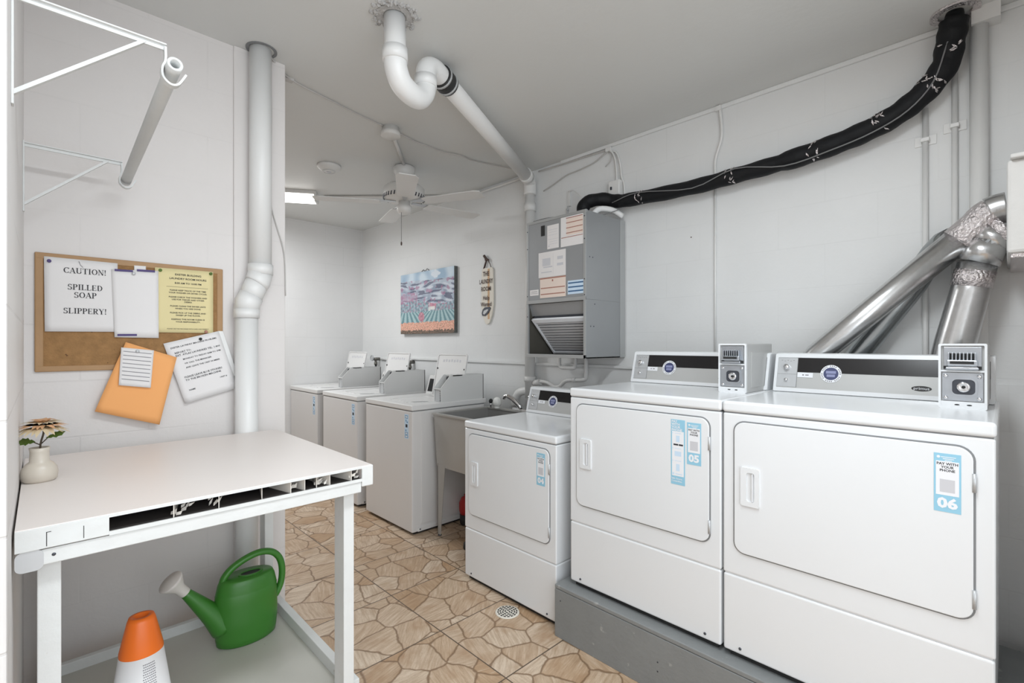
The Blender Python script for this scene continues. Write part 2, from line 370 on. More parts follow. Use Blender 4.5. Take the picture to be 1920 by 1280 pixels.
def rrect(w, h, r, seg=5, cx=0, cy=0):
    P = []
    for (sx, sy, a0) in ((1, 1, 0), (-1, 1, 90), (-1, -1, 180), (1, -1, 270)):
        for k in range(seg+1):
            a = math.radians(a0+90*k/seg)
            P.append((cx+sx*(w/2-r)+r*math.cos(a), cy+sy*(h/2-r)+r*math.sin(a)))
    return P
def circ(r, n=24, cx=0, cy=0, ry=None): return [(cx+r*math.cos(2*PI*k/n), cy+(ry or r)*math.sin(2*PI*k/n)) for k in range(n)]
def smoothpath(pts, sub=6):
    P = [Vector(p) for p in pts]; P = [P[0]*2-P[1]]+P+[P[-1]*2-P[-2]]; out = []
    for i in range(1, len(P)-2):
        p0, p1, p2, p3 = P[i-1:i+3]
        for k in range(sub):
            t = k/sub
            out.append(0.5*((2*p1)+(p2-p0)*t+(2*p0-5*p1+4*p2-p3)*t*t+(3*p1-p0-3*p2+p3)*t**3))
    out.append(P[-2]); return out

# text ------------------------------------------------------------
def text_into(mb, s, o, u, v, size, align='CENTER', bold=0.0, sx=1.0, lift=0.0008, thick=0.0):
    cu = bpy.data.curves.new('txt', 'FONT'); cu.body = s; cu.size = 1; cu.align_x = align; cu.align_y = 'CENTER'; cu.offset = bold; cu.resolution_u = 2
    ob = bpy.data.objects.new('txt', cu); C.objects.link(ob)
    dg = bpy.context.evaluated_depsgraph_get()
    me = bpy.data.meshes.new_from_object(ob.evaluated_get(dg))
    o = Vector(o); u = Vector(u).normalized(); v = Vector(v).normalized(); n = u.cross(v)
    for vt in me.vertices: vt.co = o+u*vt.co.x*size*sx+v*vt.co.y*size+n*lift
    mb.bm.from_mesh(me)
    bpy.data.objects.remove(ob); bpy.data.curves.remove(cu); bpy.data.meshes.remove(me)
def plate(mb, cx, cy, w, h, o, u, v, lift=0.0004, th=0.0003):
    u = Vector(u).normalized(); v = Vector(v).normalized(); n = u.cross(v)
    mb.prism([(cx-w/2, cy-h/2), (cx+w/2, cy-h/2), (cx+w/2, cy+h/2), (cx-w/2, cy+h/2)], Vector(o)+n*lift, u, v, n*th)

# serif capitals drawn from strokes ----------------------------------
def serif_glyph(ch):
    T, t, q = 0.15, 0.05, 0.05
    S = []                       # list of polygons
    def st(x0, y0, x1, y1, w0, w1=None):
        w1 = w0 if w1 is None else w1
        dx, dy = x1-x0, y1-y0
        if abs(dy) >= abs(dx)*0.3: S.append([(x0-w0/2, y0), (x0+w0/2, y0), (x1+w1/2, y1), (x1-w1/2, y1)])
        else: S.append([(x0, y0-w0/2), (x1, y1-w1/2), (x1, y1+w1/2), (x0, y0+w0/2)])
    def sf(x, y, w=0.34): S.append([(x-w/2, y-q/2), (x+w/2, y-q/2), (x+w/2, y+q/2), (x-w/2, y+q/2)])
    def arc(cx, cy, rx, ry, a0, a1, wt=T, wn=t, n=14):
        for k in range(n):
            a, b = math.radians(a0+(a1-a0)*k/n), math.radians(a0+(a1-a0)*(k+1)/n)
            wa = wn+(wt-wn)*abs(math.cos(a)); wb = wn+(wt-wn)*abs(math.cos(b))
            S.append([(cx+(rx+wa/2)*math.cos(a), cy+(ry+wa/2)*math.sin(a)), (cx+(rx+wb/2)*math.cos(b), cy+(ry+wb/2)*math.sin(b)),
                      (cx+(rx-wb/2)*math.cos(b), cy+(ry-wb/2)*math.sin(b)), (cx+(rx-wa/2)*math.cos(a), cy+(ry-wa/2)*math.sin(a))])
    w = 0.75
    if ch == 'C': arc(.42, .5, .33, .46, 45, 315); st(.7, .72, .7, .98, t); st(.7, .14, .7, .26, t)
    elif ch == 'A': st(.08, 0, .38, 1, t); st(.68, 0, .38, 1, T); st(.2, .36, .58, .36, t); sf(.08, .02, .26); sf(.68, .02, .34); w = .8
    elif ch == 'U': st(.16, .3, .16, 1, T); st(.66, .3, .66, 1, t); arc(.41, .3, .25, .26, 180, 360); sf(.16, .98); sf(.66, .98, .28); w = .82
    elif ch == 'T': st(.38, 0, .38, 1, T); st(.04, .97, .72, .97, t); st(.05, .76, .05, .97, t); st(.71, .76, .71, .97, t); sf(.38, .02, .36)
    elif ch == 'I': st(.2, 0, .2, 1, T); sf(.2, .02); sf(.2, .98); w = .4
    elif ch == 'O': arc(.42, .5, .32, .46, 0, 360, n=24); w = .84
    elif ch == 'N': st(.14, 0, .14, 1, t); st(.14, 1, .66, 0, T); st(.68, 0, .68, 1, t); sf(.14, .02, .28); sf(.68, .98, .28); sf(.1, .98, .2); w = .82
    elif ch == 'S': arc(.34, .74, .2, .22, 30, 270, T*.8); arc(.34, .26, .22, .24, -150, 90, T*.9); st(.55, .74, .55, .98, t); st(.1, .02, .1, .26, t); w = .66
    elif ch in 'PR':
        st(.16, 0, .16, 1, T); arc(.36, .73, .2, .24, -90, 90); st(.16, .97, .38, .97, t); st(.16, .48, .38, .48, t); sf(.16, .02, .34); sf(.1, .98, .2); w = .66
        if ch == 'R': st(.62, 0, .36, .48, T); sf(.66, .02, .2); w = .76
    elif ch == 'L': st(.16, 0, .16, 1, T); st(.1, .03, .6, .03, t); st(.6, 0, .6, .24, t); sf(.16, .98); sf(.1, .02, .2); w = .66
    elif ch == 'E': st(.16, 0, .16, 1, T); st(.08, .03, .6, .03, t); st(.08, .97, .58, .97, t); st(.16, .51, .46, .51, t); st(.6, 0, .6, .24, t); st(.58, .78, .58, 1, t); st(.46, .4, .46, .62, t); w = .69
    elif ch == 'D': st(.16, 0, .16, 1, T); arc(.32, .5, .34, .46, -90, 90); st(.08, .03, .34, .03, t); st(.08, .97, .34, .97, t); w = .8
    elif ch == 'Y': st(.38, 0, .38, .5, T); st(.38, .46, .1, 1, T); st(.38, .46, .66, 1, t); sf(.38, .02); sf(.1, .98, .28); sf(.66, .98, .26); w = .76
    elif ch == '!': st(.14, .28, .14, 1, .04, T); S.append(circ(.09, 10, .14, .08)); w = .3
    return S, w
def serif_text(mb, s, o, u, v, size, sx=1.0, lift=0.001):
    u = Vector(u).normalized(); v = Vector(v).normalized(); n = u.cross(v)
    tot = sum(serif_glyph(c)[1]*sx+0.05 for c in s)*size; x = -tot/2
    for c in s:
        S, w = serif_glyph(c)
        for poly in S:
            b = bmesh.new()
            f = b.faces.new([b.verts.new(Vector(o)+u*(x+p[0]*size*sx)+v*((p[1]-.5)*size)+n*lift) for p in poly])
            f.normal_update()
            if f.normal.dot(n) < 0: f.normal_flip()
            mb._join(b)
        x += (w*sx+0.05)*size

# ================================================================= THE SETTING
struct('floor', MB().box(-1.7, WX+.1, -1.6, FY+.1, -0.1, 0), M['floor'])
struct('ceiling', MB().box(-1.7, WX+.1, -1.6, FY+.1, CZ, CZ+.1), M['ceil'])
struct('wall_right', MB().box(WX, WX+.15, -1.6, FY+.1, 0, CZ), M['wallR'])
struct('wall_back', MB().box(-1.6, WX, FY, FY+.15, 0, CZ), M['wallB'])
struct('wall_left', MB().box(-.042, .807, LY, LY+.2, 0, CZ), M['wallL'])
struct('wall_near', MB().box(-1.6, -.042, 1.205, LY+.2, 0, CZ, bev=0.004), M['wallN'])
struct('wall_far_left', MB().box(-1.75, -1.6, -1.6, FY+.1, 0, CZ), M['wallN'])
struct('shade_wall', MB().box(1.50, WX, -.42, -.30, 0, CZ), M['wallN'])  # unseen wall added to block light beside the nearest dryer
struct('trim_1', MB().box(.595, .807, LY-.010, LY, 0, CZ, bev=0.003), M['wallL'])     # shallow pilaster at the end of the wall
# ledge where the lower courses of the long wall stand slightly proud
struct('trim_2', MB().box(WX-.022, WX, 1.0, 4.12, 1.172, 1.192, bev=0.003).box(WX-.006, WX, -1.5, FY, 0, 1.175), M['wallR'])
# thin quarter bead along ceiling and long wall
struct('trim_3', MB().box(WX-.012, WX, -1.5, 2.2, CZ-.022, CZ, bev=0.003), M['wallR'])

# ================================================================= DRYERS
FU, FV = Vector((0, -1, 0)), Vector((0, 0, 1))     # reading directions on a face that looks towards -X
def dryer(x, y0, z0, num, lab, sy_=.093):
    """front plane x, right (low-Y) side y0, standing height z0"""
    wd, dp = 0.686, 0.68; yc = y0+wd/2
    t = thing('clothes_dryer', lab, 'clothes dryer', (x+dp/2, yc, z0), 'coin-operated clothes dryers along the long wall')
    b = MB().box(x, x+dp, y0+.003, y0+wd-.003, z0+.022, z0+.290, bev=.007, seg=3).box(x, x+dp, y0+.002, y0+wd-.002, z0+.293, z0+.853, bev=.006, seg=3)
    b.box(x+.006, x+dp-.01, y0+.008, y0+wd-.008, z0+.28, z0+.3)
    link('body', b, M['enamel'], t)
    link('worktop', MB().box(x-.004, x+dp, y0, y0+wd, z0+.856, z0+.895, bev=.010, seg=4), M['enamel'], t)
    link('worktop_seam', MB().box(x+.003, x+dp-.006, y0+.006, y0+wd-.006, z0+.851, z0+.858), M['gap'], t)
    link('plinth_gap', MB().box(x+.02, x+dp-.02, y0+.02, y0+wd-.02, z0+.001, z0+.024), M['matteblack'], t)
    for sy in (.07, wd-.07):
        f = MB().lathe([(0, 0), (.018, 0), (.018, .008), (.008, .01), (.008, .022), (0, .022)], (x+.05, y0+sy, z0), 12); link('foot', f, M['matteblack'], t)
    for sy in (.06, wd-.06):
        link('screw', MB().lathe([(.005, 0), (.004, .003), (0, .003)], (x, y0+sy, z0+.043), 10, axis=(-1, 0, 0)), M['steeldk'], t)
    # door: thin grey ring painted as the gap's shade, then the white panel
    dw, dh = .600, .448; dy, dz = yc, z0+.601
    O = (x, dy, dz)
    link('door_gap_shade', MB().prism(rrect(dw+.009, dh+.009, .038, 7), O, FU, FV, (-.0022, 0, 0)), M['gap'], t)
    d = link('door', MB().prism(rrect(dw, dh, .034, 7), O, FU, FV, (-.0075, 0, 0)), M['enamel'], t)
    md = d.modifiers.new('soft_edge', 'BEVEL'); md.width = .002; md.segments = 2; md.limit_method = 'ANGLE'
    # recessed pull on the left of the door
    hy = dy+.247; ho = (x-.0075, hy, dz+.008)
    h = MB().ring(rrect(.060, .130, .006, 4, 0, 0), rrect(.026, .098, .008, 4, .002, 0), ho, FU, FV, (-.006, 0, 0))
    h.prism(rrect(.028, .10, .006, 4, .002, 0), (x-.008, hy, dz+.008), FU, FV, (-.0006, 0, 0))
    h.box(x-.0165, x-.0105, hy-.0105, hy-.0065, dz+.008-.047, dz+.008+.047, bev=.0015)
    link('handle', h, M['enamel'], d)
    for hz in (dz+.135, dz-.165):
        link('hinge', MB().tube([(x-.007, dy-.302, hz-.024), (x-.007, dy-.302, hz+.024)], .0045, 10), M['silver'], d)
    # ---- console
    k0, k1 = x+.495, x+.540; zt = z0+.895; zh = z0+1.052; cy0 = y0+.010; cy1 = y0+wd-.010
    cz = MB().prism([(k0, zt), (k1, zh), (k1+.02, zh+.004), (x+.675, zh-.004), (x+.675, zt)], (0, cy0, 0), (1, 0, 0), (0, 0, 1), (0, cy1-cy0, 0))
    con = link('console', cz, M['enamel'], t)
    md = con.modifiers.new('soft_edge', 'BEVEL'); md.width = .004; md.segments = 3; md.limit_method = 'ANGLE'
    cu = FU; cv = Vector((k1-k0, 0, zh-zt)).normalized(); cn = cu.cross(cv); Lc = math.hypot(k1-k0, zh-zt)
    co = Vector(((k0+k1)/2, (cy0+cy1)/2, (zt+zh)/2)); hw = (cy1-cy0)/2
    # raised frame round the fascia
    fr = MB().ring(rrect(hw*2, Lc-.002, .006, 3), rrect(hw*2-.022, Lc-.034, .003, 3), co+cn*0.0, cu, cv, cn*.005)
    link('console_frame', fr, M['enamel'], con)
    fh = Lc-.034
    fa = MB(); plate(fa, 0, 0, hw*2-.022, fh, co, cu, cv, .0004, .0006); link('fascia', fa, M['panelgrey'], con)
    bs = MB(); plate(bs, .0365, fh/2-.031, hw*2-.096, .060, co, cu, cv, .0012, .0008); link('display_strip', bs, M['black'], con)
    kp = MB(); plate(kp, -hw+.048, 0.003, .072, fh-.004, co, cu, cv, .0014, .0008); link('knob_plate', kp, M['silver'], con)
    ln = MB(); plate(ln, -hw+.048, -.006, .072, .0012, co, cu, cv, .0023, .0002); plate(ln, -hw+.0855, .003, .0014, fh, co, cu, cv, .0023, .0002)
    for q in range(5): plate(ln, -hw+.026+.011*q, fh/2-.012-.003*(q % 2), .005, .0018, co, cu, cv, .0023, .0002)
    link('knob_plate_lines', ln, M['gap'], con)
    k = MB().lathe([(.0, .018), (.010, .018), (.011, .014), (.012, .002), (.012, 0)], co+cu*(-hw+.047)+cv*.022+cn*.002, 20, axis=cn)
    link('selector_knob', k, M['chrome'], con)
    k = MB().lathe([(.0, .010), (.006, .010), (.007, 0)], co+cu*(-hw+.047)+cv*-.031+cn*.002, 16, axis=cn)
    link('start_button', k, M['chrome'], con)
    tg = MB(); plate(tg, -hw+.115, -.008, .056, .020, co, cu, cv, .0022, .0008); nt_ = link('name_tag', tg, M['stickw'], con)
    tt = MB(); plate(tt, -hw+.108, -.008, .006, .005, co, cu, cv, .0031, .0001); plate(tt, -hw+.122, -.008, .012, .004, co, cu, cv, .0031, .0001); link('tag_print', tt, M['inkgrey'], nt_)
    # round badge
    bo = co+cu*(-hw+.205)+cv*.001; bd = MB().prism(circ(.036, 32), bo+cn*.0022, cu, cv, cn*.0008); bdo = link('badge', bd, M['stickw'], con, 'white ringed round badge with a dark blue centre')
    bi = MB().prism(circ(.0255, 28), bo+cn*.0031, cu, cv, cn*.0004); link('badge_centre', bi, M['badge'], bdo)
    bt = MB(); plate(bt, 0, .006, .034, .011, bo, cu, cv, .0037, .0002); plate(bt, 0, -.008, .028, .010, bo, cu, cv, .0037, .0002); link('badge_print', bt, M['badgel'], bdo)
    rg = MB()
    for q in range(30):
        a = 2*PI*q/30
        if q % 5 == 4: continue
        rg.prism([(.0285*math.cos(a-.06), .0285*math.sin(a-.06)), (.0335*math.cos(a-.06), .0335*math.sin(a-.06)), (.0335*math.cos(a+.05), .0335*math.sin(a+.05)), (.0285*math.cos(a+.05), .0285*math.sin(a+.05))], bo+cn*.0031, cu, cv, cn*.0002)
    link('badge_ring_print', rg, M['inkgrey'], bdo)
    # oval maker's plate
    po = co+cu*(hw-.185)+cv*-.040; pl = MB().prism(circ(.028, 28, 0, 0, .0095), po+cn*.0012, cu, cv, cn*.001); plo = link('maker_plate', pl, M['black'], con, 'black oval plate with white lettering')
    tx = MB(); text_into(tx, 'primus', po, cu, cv, .014, sx=1.15, lift=.0026); link('lettering', tx, M['stickw'], plo)
    # ---- coin box
    xb, yb, bw, bh = x+.300, y0+.024, .110, .200
    zc = zt
    cb = link('coin_box', MB().box(xb+.004, x+.60, yb, yb+bw, zc, zc+bh, bev=.004), M['panelgrey'], t)
    O = Vector((xb, yb+bw/2, zc+bh/2))
    link('face_frame', MB().ring(rrect(bw, bh, .005, 3), rrect(bw-.012, bh-.012, .003, 3), O+Vector((.004, 0, 0)), FU, FV, (-.010, 0, 0)).box(xb-.004, xb+.004, yb+.003, yb+bw-.003, zc+.113, zc+.118).box(xb-.004, xb+.004, yb+.004, yb+bw-.004, zc+.002, zc+.022), M['enamel'], cb)
    up = MB().box(xb-.002, xb+.003, yb+.012, yb+bw-.012, zc+.120, zc+.190, bev=.001)
    up.box(xb-.026, xb-.002, yb+.020, yb+bw-.020, zc+.132, zc+.150, bev=.003).box(xb-.020, xb-.002, yb+.018, yb+bw-.018, zc+.120, zc+.128, bev=.002)
    for q in range(8): up.box(xb-.018, xb-.004, yb+.0245+q*.0085, yb+.0275+q*.0085, zc+.150, zc+.172, bev=.0008)
    link('coin_slide', up, M['cpanel'], cb)
    dk = MB()
    for q in range(7): dk.box(xb-.005, xb-.0022, yb+.0285+q*.0085, yb+.0325+q*.0085, zc+.150, zc+.170)
    dk.box(xb-.0275, xb-.0262, yb+.028, yb+bw-.028, zc+.138, zc+.147, bev=.0005).box(xb-.006, xb-.0022, yb+.012, yb+.022, zc+.121, zc+.131).box(xb-.006, xb-.0022, yb+bw-.022, yb+bw-.012, zc+.121, zc+.131)
    link('coin_slots', dk, M['matteblack'], cb)
    vf = link('vault_door', MB().prism(rrect(bw-.018, .086, .004, 3), (xb+.002, yb+bw/2, zc+.067), FU, FV, (-.004, 0, 0)), M['cpanel'], cb)
    link('lock_well', MB().prism(rrect(.052, .046, .012, 5), (xb-.002, yb+bw/2-.003, zc+.067), FU, FV, (-.0012, 0, 0)), M['steeldk'], vf)
    link('lock_rim', MB().ring(rrect(.062, .056, .016, 5), rrect(.052, .046, .012, 5), (xb-.002, yb+bw/2-.003, zc+.067), FU, FV, (-.004, 0, 0)), M['cpanel'], vf)
    lk = MB().lathe([(.016, 0), (.016, .008), (.012, .011), (.009, .009), (.004, .009)], (xb-.003, yb+bw/2-.003, zc+.067), 22, axis=(-1, 0, 0)); link('lock', lk, M['chrome'], vf)
    link('keyhole', MB().lathe([(.0045, 0), (.0045, .012), (0, .012)], (xb-.003, yb+bw/2-.003, zc+.067), 12, axis=(-1, 0, 0)), M['matteblack'], vf)
    for sy in (.017, bw-.017):
        for sz in (.032, .100):
            link('bolt', MB().lathe([(.006, 0), (.006, .002), (.003, .004), (0, .004)], (xb-.002, yb+sy, zc+sz), 12, axis=(-1, 0, 0)), M['chrome'], vf)
    link('vent_slots', MB().prism(circ(.006, 12, -.012, 0, .002), (xb-.0041, yb+bw/2, zc+.012), FU, FV, (-.0006, 0, 0)).prism(circ(.006, 12, .016, 0, .002), (xb-.0041, yb+bw/2, zc+.012), FU, FV, (-.0006, 0, 0)), M['matteblack'], cb)
    link('side_panel', MB().box(xb+.05, x+.56, yb+bw-.0005, yb+bw+.0015, zc+.02, zc+.165, bev=.0006), M['panelgrey'], cb)
    link('side_panel', MB().box(xb+.05, x+.56, yb-.0015, yb+.0005, zc+.02, zc+.165, bev=.0006), M['panelgrey'], cb)
    # ---- number sticker on the door, right side
    so = Vector((x-.0076, y0+sy_, z0+.726))
    sw, sh = .054, .155
    st = MB(); plate(st, 0, 0, sw, sh, so, FU, FV, .0003, .0004); sto = link('number_sticker', st, M['blue'], d, 'pale blue payment sticker with the number %s' % num)
    wp = MB(); plate(wp, 0, .012, sw-.008, .090, so, FU, FV, .0008, .0002); link('sticker_panel', wp, M['stickw'], sto)
    tx = MB()
    for i, s_ in enumerate(('PAY WITH', 'YOUR', 'PHONE')): text_into(tx, s_, so+FV*(.050-.0088*i), FU, FV, .0092, bold=.025, sx=1.0, lift=.0013)
    link('sticker_text', tx, M['ink'], sto)
    qp = MB(); plate(qp, 0, -.008, .030, .034, so, FU, FV, .0011, .0001); link('blank_square', qp, M['stickgrey'], sto)
    nn = MB(); text_into(nn, num, so-FV*.055, FU, FV, .036, bold=.045, sx=1.12, lift=.0011)
    for q in range(3): plate(nn, .002, .068-.0045*q, .030-.008*q, .0018, so, FU, FV, .0009, .0001)
    nn.prism(circ(.0035, 12, -.018, .068), so+Vector((-.0009, 0, 0)), FU, FV, (-.0002, 0, 0))
    link('sticker_number', nn, M['stickw'], sto)
    return t, d, sto
PZ = .235
d6, door6, _ = dryer(1.727, .020, PZ, '06', 'nearest white dryer, sticker 06, on the right end of the grey wooden platform')
d5, door5, s5 = dryer(1.727, .709, PZ, '05', 'white dryer with a double blue sticker marked 05, left one on the grey platform', .0975)
d4, door4, _ = dryer(1.727, 1.474, 0, '04', 'white dryer with sticker 04 standing on the tiled floor beside the steel sink')
# tall second sticker on dryer 05
so = Vector((1.727-.0076, .869, PZ+.686))
st = MB(); plate(st, 0, 0, .056, .245, so, FU, FV, .0003, .0004); s_ = link('instruction_sticker', st, M['blue'], door5, 'tall blue and white sticker with payment steps')
w_ = MB(); plate(w_, 0, -.006, .047, .168, so, FU, FV, .0008, .0002); link('sticker_panel', w_, M['stickw'], s_)
tx = MB()
for i, q in enumerate(('PAY', 'WITH', 'YOUR', 'PHONE')): text_into(tx, q, so+FU*-.025+FV*(.115-.0108*i), FU, FV, .0125, 'LEFT', bold=.03, lift=.0012)
for i, q in enumerate(('Safe. Secure.', 'Contactless.')): text_into(tx, q, so+FU*-.025+FV*(-.100-.0095*i), FU, FV, .0085, 'LEFT', bold=.02, lift=.0012)
link('sticker_heading', tx, M['stickw'], s_)
tx = MB(); plate(tx, -.008, .028, .019, .006, so, FU, FV, .0012, .0001); plate(tx, .012, .028, .017, .006, so, FU, FV, .0012, .0001); link('store_badges', tx, M['ink'], s_)
tx = MB(); plate(tx, 0, .050, .014, .024, so, FU, FV, .0012, .0001); plate(tx, 0, -.006, .026, .018, so, FU, FV, .0012, .0001); plate(tx, 0, -.058, .014, .026, so, FU, FV, .0012, .0001); plate(tx, -.018, -.082, .007, .007, so, FU, FV, .0012, .0001)
for zz in (.071, .014, -.033): plate(tx, -.020, zz, .003, .004, so, FU, FV, .0012, .0001); plate(tx, .0, zz, .026, .0018, so, FU, FV, .0012, .0001)
plate(tx, .004, -.082, .026, .003, so, FU, FV, .0012, .0001)
link('step_icons', tx, M['lbluelab'], s_)

# grey wooden platform
t = thing('platform', 'grey painted wooden platform carrying dryers 05 and 06', 'platform', (2.06, .5, 0))
link('side_board', MB().box(1.678, 1.700, -.30, 1.444, 0, .216, bev=.002), M['greyplat'], t)
link('end_board', MB().box(1.700, 2.50, 1.422, 1.444, 0, .216), M['greyplat'], t)
link('top_board', MB().box(1.678, 2.50, -.30, 1.444, .218, PZ, bev=.003), M['greyplat'], t)
link('nail', MB().prism(circ(.003, 8), (1.678, 1.41, .17), FU, FV, (-.001, 0, 0)).prism(circ(.003, 8), (1.678, .93, .12), FU, FV, (-.001, 0, 0)).prism(circ(.003, 8), (1.678, .93, .085), FU, FV, (-.001, 0, 0)), M['steeldk'], t)

# ================================================================= WASHERS
def washer(x, y0, lab):
    wd, dp = .668, .675; yc = y0+wd/2
    t = thing('washing_machine', lab, 'washing machine', (x+dp/2, yc, 0), 'coin-operated top-load washing machines by the back wall')
    b = MB().box(x, x+dp-.015, y0+.003, y0+wd-.003, .022, .860, bev=.009, seg=3)
    body = link('body', b, M['washer'], t)
    link('side_panel', MB().box(x+.075, x+dp-.05, y0-.0005, y0+.004, .07, .845, bev=.001), M['washer'], t)
    link('base_strip', MB().box(x+.045, x+dp-.02, y0-.003, y0+.004, .024, .050, bev=.001), M['washer'], t)
    link('screw', MB().lathe([(.006, 0), (.004, .003), (0, .003)], (x+.062, y0-.003, .038), 10, axis=(0, -1, 0)), M['steeldk'], t)
    link('top_seam', MB().box(x+.004, x+dp-.02, y0+.007, y0+wd-.007, .858, .868), M['gap'], t)
    link('underside', MB().box(x+.03, x+dp-.03, y0+.03, y0+wd-.03, .001, .024), M['matteblack'], t)
    top = link('top', MB().box(x-.004, x+dp, y0, y0+wd, .865, .903, bev=.007, seg=3), M['washtop'], t)
    # tub's shade painted as a grey ellipse, raised rim, lid hinged up at its rear
    ox0, ox1, oy0, oy1 = x+.085, x+.415, y0+.075, y0+.475
    link('opening_rim', MB().ring(rrect(ox1-ox0, oy1-oy0, .05, 6), rrect(ox1-ox0-.03, oy1-oy0-.03, .04, 6), ((ox0+ox1)/2, (oy0+oy1)/2, .9025), (1, 0, 0), (0, 1, 0), (0, 0, .004)), M['washtop'], t)
    link('tub_shade', MB().prism(circ(.080, 24, 0, 0, .015), (x+.150, y0+.165, .9032), (math.cos(-.5), math.sin(-.5), 0), (math.sin(.5), math.cos(.5), 0), (0, 0, .0006)), M['gap'], t)
    lv = Vector((.070, 0, .335)).normalized(); ln_ = FU.cross(lv); lc_ = Vector((x+.447+.035, (y0+.022+y0+.400)/2, .908+.168))
    lid = link('lid', MB().prism(rrect(.378, .345, .018, 4), lc_, FU, lv, ln_*.006).ring(rrect(.378, .345, .018, 4), rrect(.362, .329, .014, 4), lc_+ln_*.006, FU, lv, ln_*.006), M['washtop'], t, 'lid standing open')
    ip = MB()
    for q in range(7): plate(ip, -.105+.035*q, .118+.003*(q % 2), .020, .020, lc_, FU, lv, .0062, .0004)
    link('lid_print', ip, M['stickgrey'], lid)
    for sy in (-.172, .172): link('lid_screw', MB().lathe([(.007, 0), (.005, .004), (0, .004)], lc_+FU*sy+lv*.055+ln_*.008, 10, axis=ln_), M['matteblack'], lid)
    # console across the rear
    k = MB().prism([(x+.555, .903), (x+.60, 1.055), (x+.660, 1.055), (x+.660, .903)], (0, y0+.115, 0), (1, 0, 0), (0, 0, 1), (0, wd-.125, 0)); con = link('console', k, M['washtop'], t)
    cu = FU; cv = Vector((.045, 0, .152)).normalized(); cn = cu.cross(cv); co = Vector((x+.5775, y0+.115+(wd-.125)/2, .979))
    p = MB(); plate(p, 0, -.005, wd-.16, .110, co, cu, cv, .0004, .001); link('control_strip', p, M['black'], con)
    # coin box standing on the right of the top
    y1 = y0+.010; y2 = y0+.095; xf = x+.250; xr = x+.655
    poly = [(xf, .903), (xf-.004, 1.005), (xf+.085, 1.098), (xr, 1.094), (xr, .903)]
    h = MB().prism(poly, (0, y1, 0), (1, 0, 0), (0, 0, 1), (0, .005, 0)).prism(poly, (0, y2, 0), (1, 0, 0), (0, 0, 1), (0, .005, 0))
    h.box(xf+.105, x+.445, y1, y2, 1.088, 1.096).box(xr-.006, xr, y1, y2, .903, 1.094).box(xf-.006, xf+.028, y1+.004, y2, .995, 1.001).box(xf+.030, x+.44, y1+.004, y2, .903, .990)
    cb = link('coin_box', h, M['coinbox'], t)
    link('coin_slide', MB().box(xf+.004, xf+.030, y1+.012, y2-.006, .905, .992), M['silver'], cb)
    d_ = MB()
    for q in range(6): d_.box(xf-.0005, xf+.004, y1+.010, y1+.018, .912+q*.013, .918+q*.013)
    link('slide_slots', d_, M['steeldk'], cb)
    link('inner_bracket', MB().box(xf+.06, xf+.10, y1+.008, y1+.02, 1.01, 1.085), M['steeldk'], cb)
    # sticker strip on the front
    so = Vector((x, y0+.073, .752)); s1 = MB(); plate(s1, 0, 0, .052, .170, so, FU, FV, .0003, .0004); sto = link('sticker', s1, M['lbluelab'], t, 'narrow pale blue sticker of small symbols')
    ic = MB()
    for (cx, cy, w, h_) in ((0, .066, .036, .022), (-.006, .040, .012, .014), (.010, .030, .016, .010), (0, -.048, .036, .018), (0, -.070, .040, .018), (-.008, -.028, .016, .010)): plate(ic, cx, cy, w, h_, so, FU, FV, .0008, .0002)
    link('sticker_icons', ic, M['blue2'], sto)
    iw = MB()
    for (cx, cy, w, h_) in ((0, .066, .024, .010), (0, -.048, .022, .008), (0, -.070, .026, .008)): plate(iw, cx, cy, w, h_, so, FU, FV, .0011, .0001)
    link('sticker_highlights', iw, M['stickw'], sto)
    bk = MB(); plate(bk, 0, .004, .024, .022, so, FU, FV, .0008, .0002); link('sticker_block', bk, M['ink'], sto)
    return t
washer(1.830, 2.862, 'nearest white top-load washing machine, lid open, standing beside the steel sink')
washer(1.830, 3.668, 'middle white top-load washing machine of the row of three')
washer(1.830, 4.462, 'farthest white top-load washing machine, in the corner by the back wall')

# ================================================================= UTILITY SINK
t = thing('utility_sink', 'grey steel utility sink between the nearest washer and dryer 04', 'sink', (2.23, 2.52, 0))
sx0, sx1, sy0, sy1 = 1.965, 2.47, 2.20, 2.795
def taper_box(mb, x0, x1, y0, y1, z0, z1, inx, iny):
    b = bmesh.new(); A = [b.verts.new(p) for p in ((x0+inx, y0+iny, z0), (x1-inx, y0+iny, z0), (x1-inx, y1-iny, z0), (x0+inx, y1-iny, z0))]
    B = [b.verts.new(p) for p in ((x0, y0, z1), (x1, y0, z1), (x1, y1, z1), (x0, y1, z1))]
    b.faces.new(A)
    for i in range(4): b.faces.new((A[i], A[(i+1) % 4], B[(i+1) % 4], B[i]))
    mb._join(b)
tub = MB(); taper_box(tub, sx0, sx1, sy0, sy1, .48, .845, .012, .02)
o = link('tub', tub, M['sink'], t); md = o.modifiers.new('wall', 'SOLIDIFY'); md.thickness = .006; md.offset = 0
inn = MB(); taper_box(inn, sx0+.02, sx1-.02, sy0+.02, sy1-.02, .52, .840, .03, .03); link('basin', inn, M['sinkin'], t)
link('rim', MB().ring([(sx0-.012, sy0-.01), (sx1+.03, sy0-.01), (sx1+.03, sy1+.01), (sx0-.012, sy1+.01)], [(sx0+.018, sy0+.02), (sx1-.03, sy0+.02), (sx1-.03, sy1-.02), (sx0+.018, sy1-.02)], (0, 0, .838), (1, 0, 0), (0, 1, 0), (0, 0, .010)), M['sink'], t)
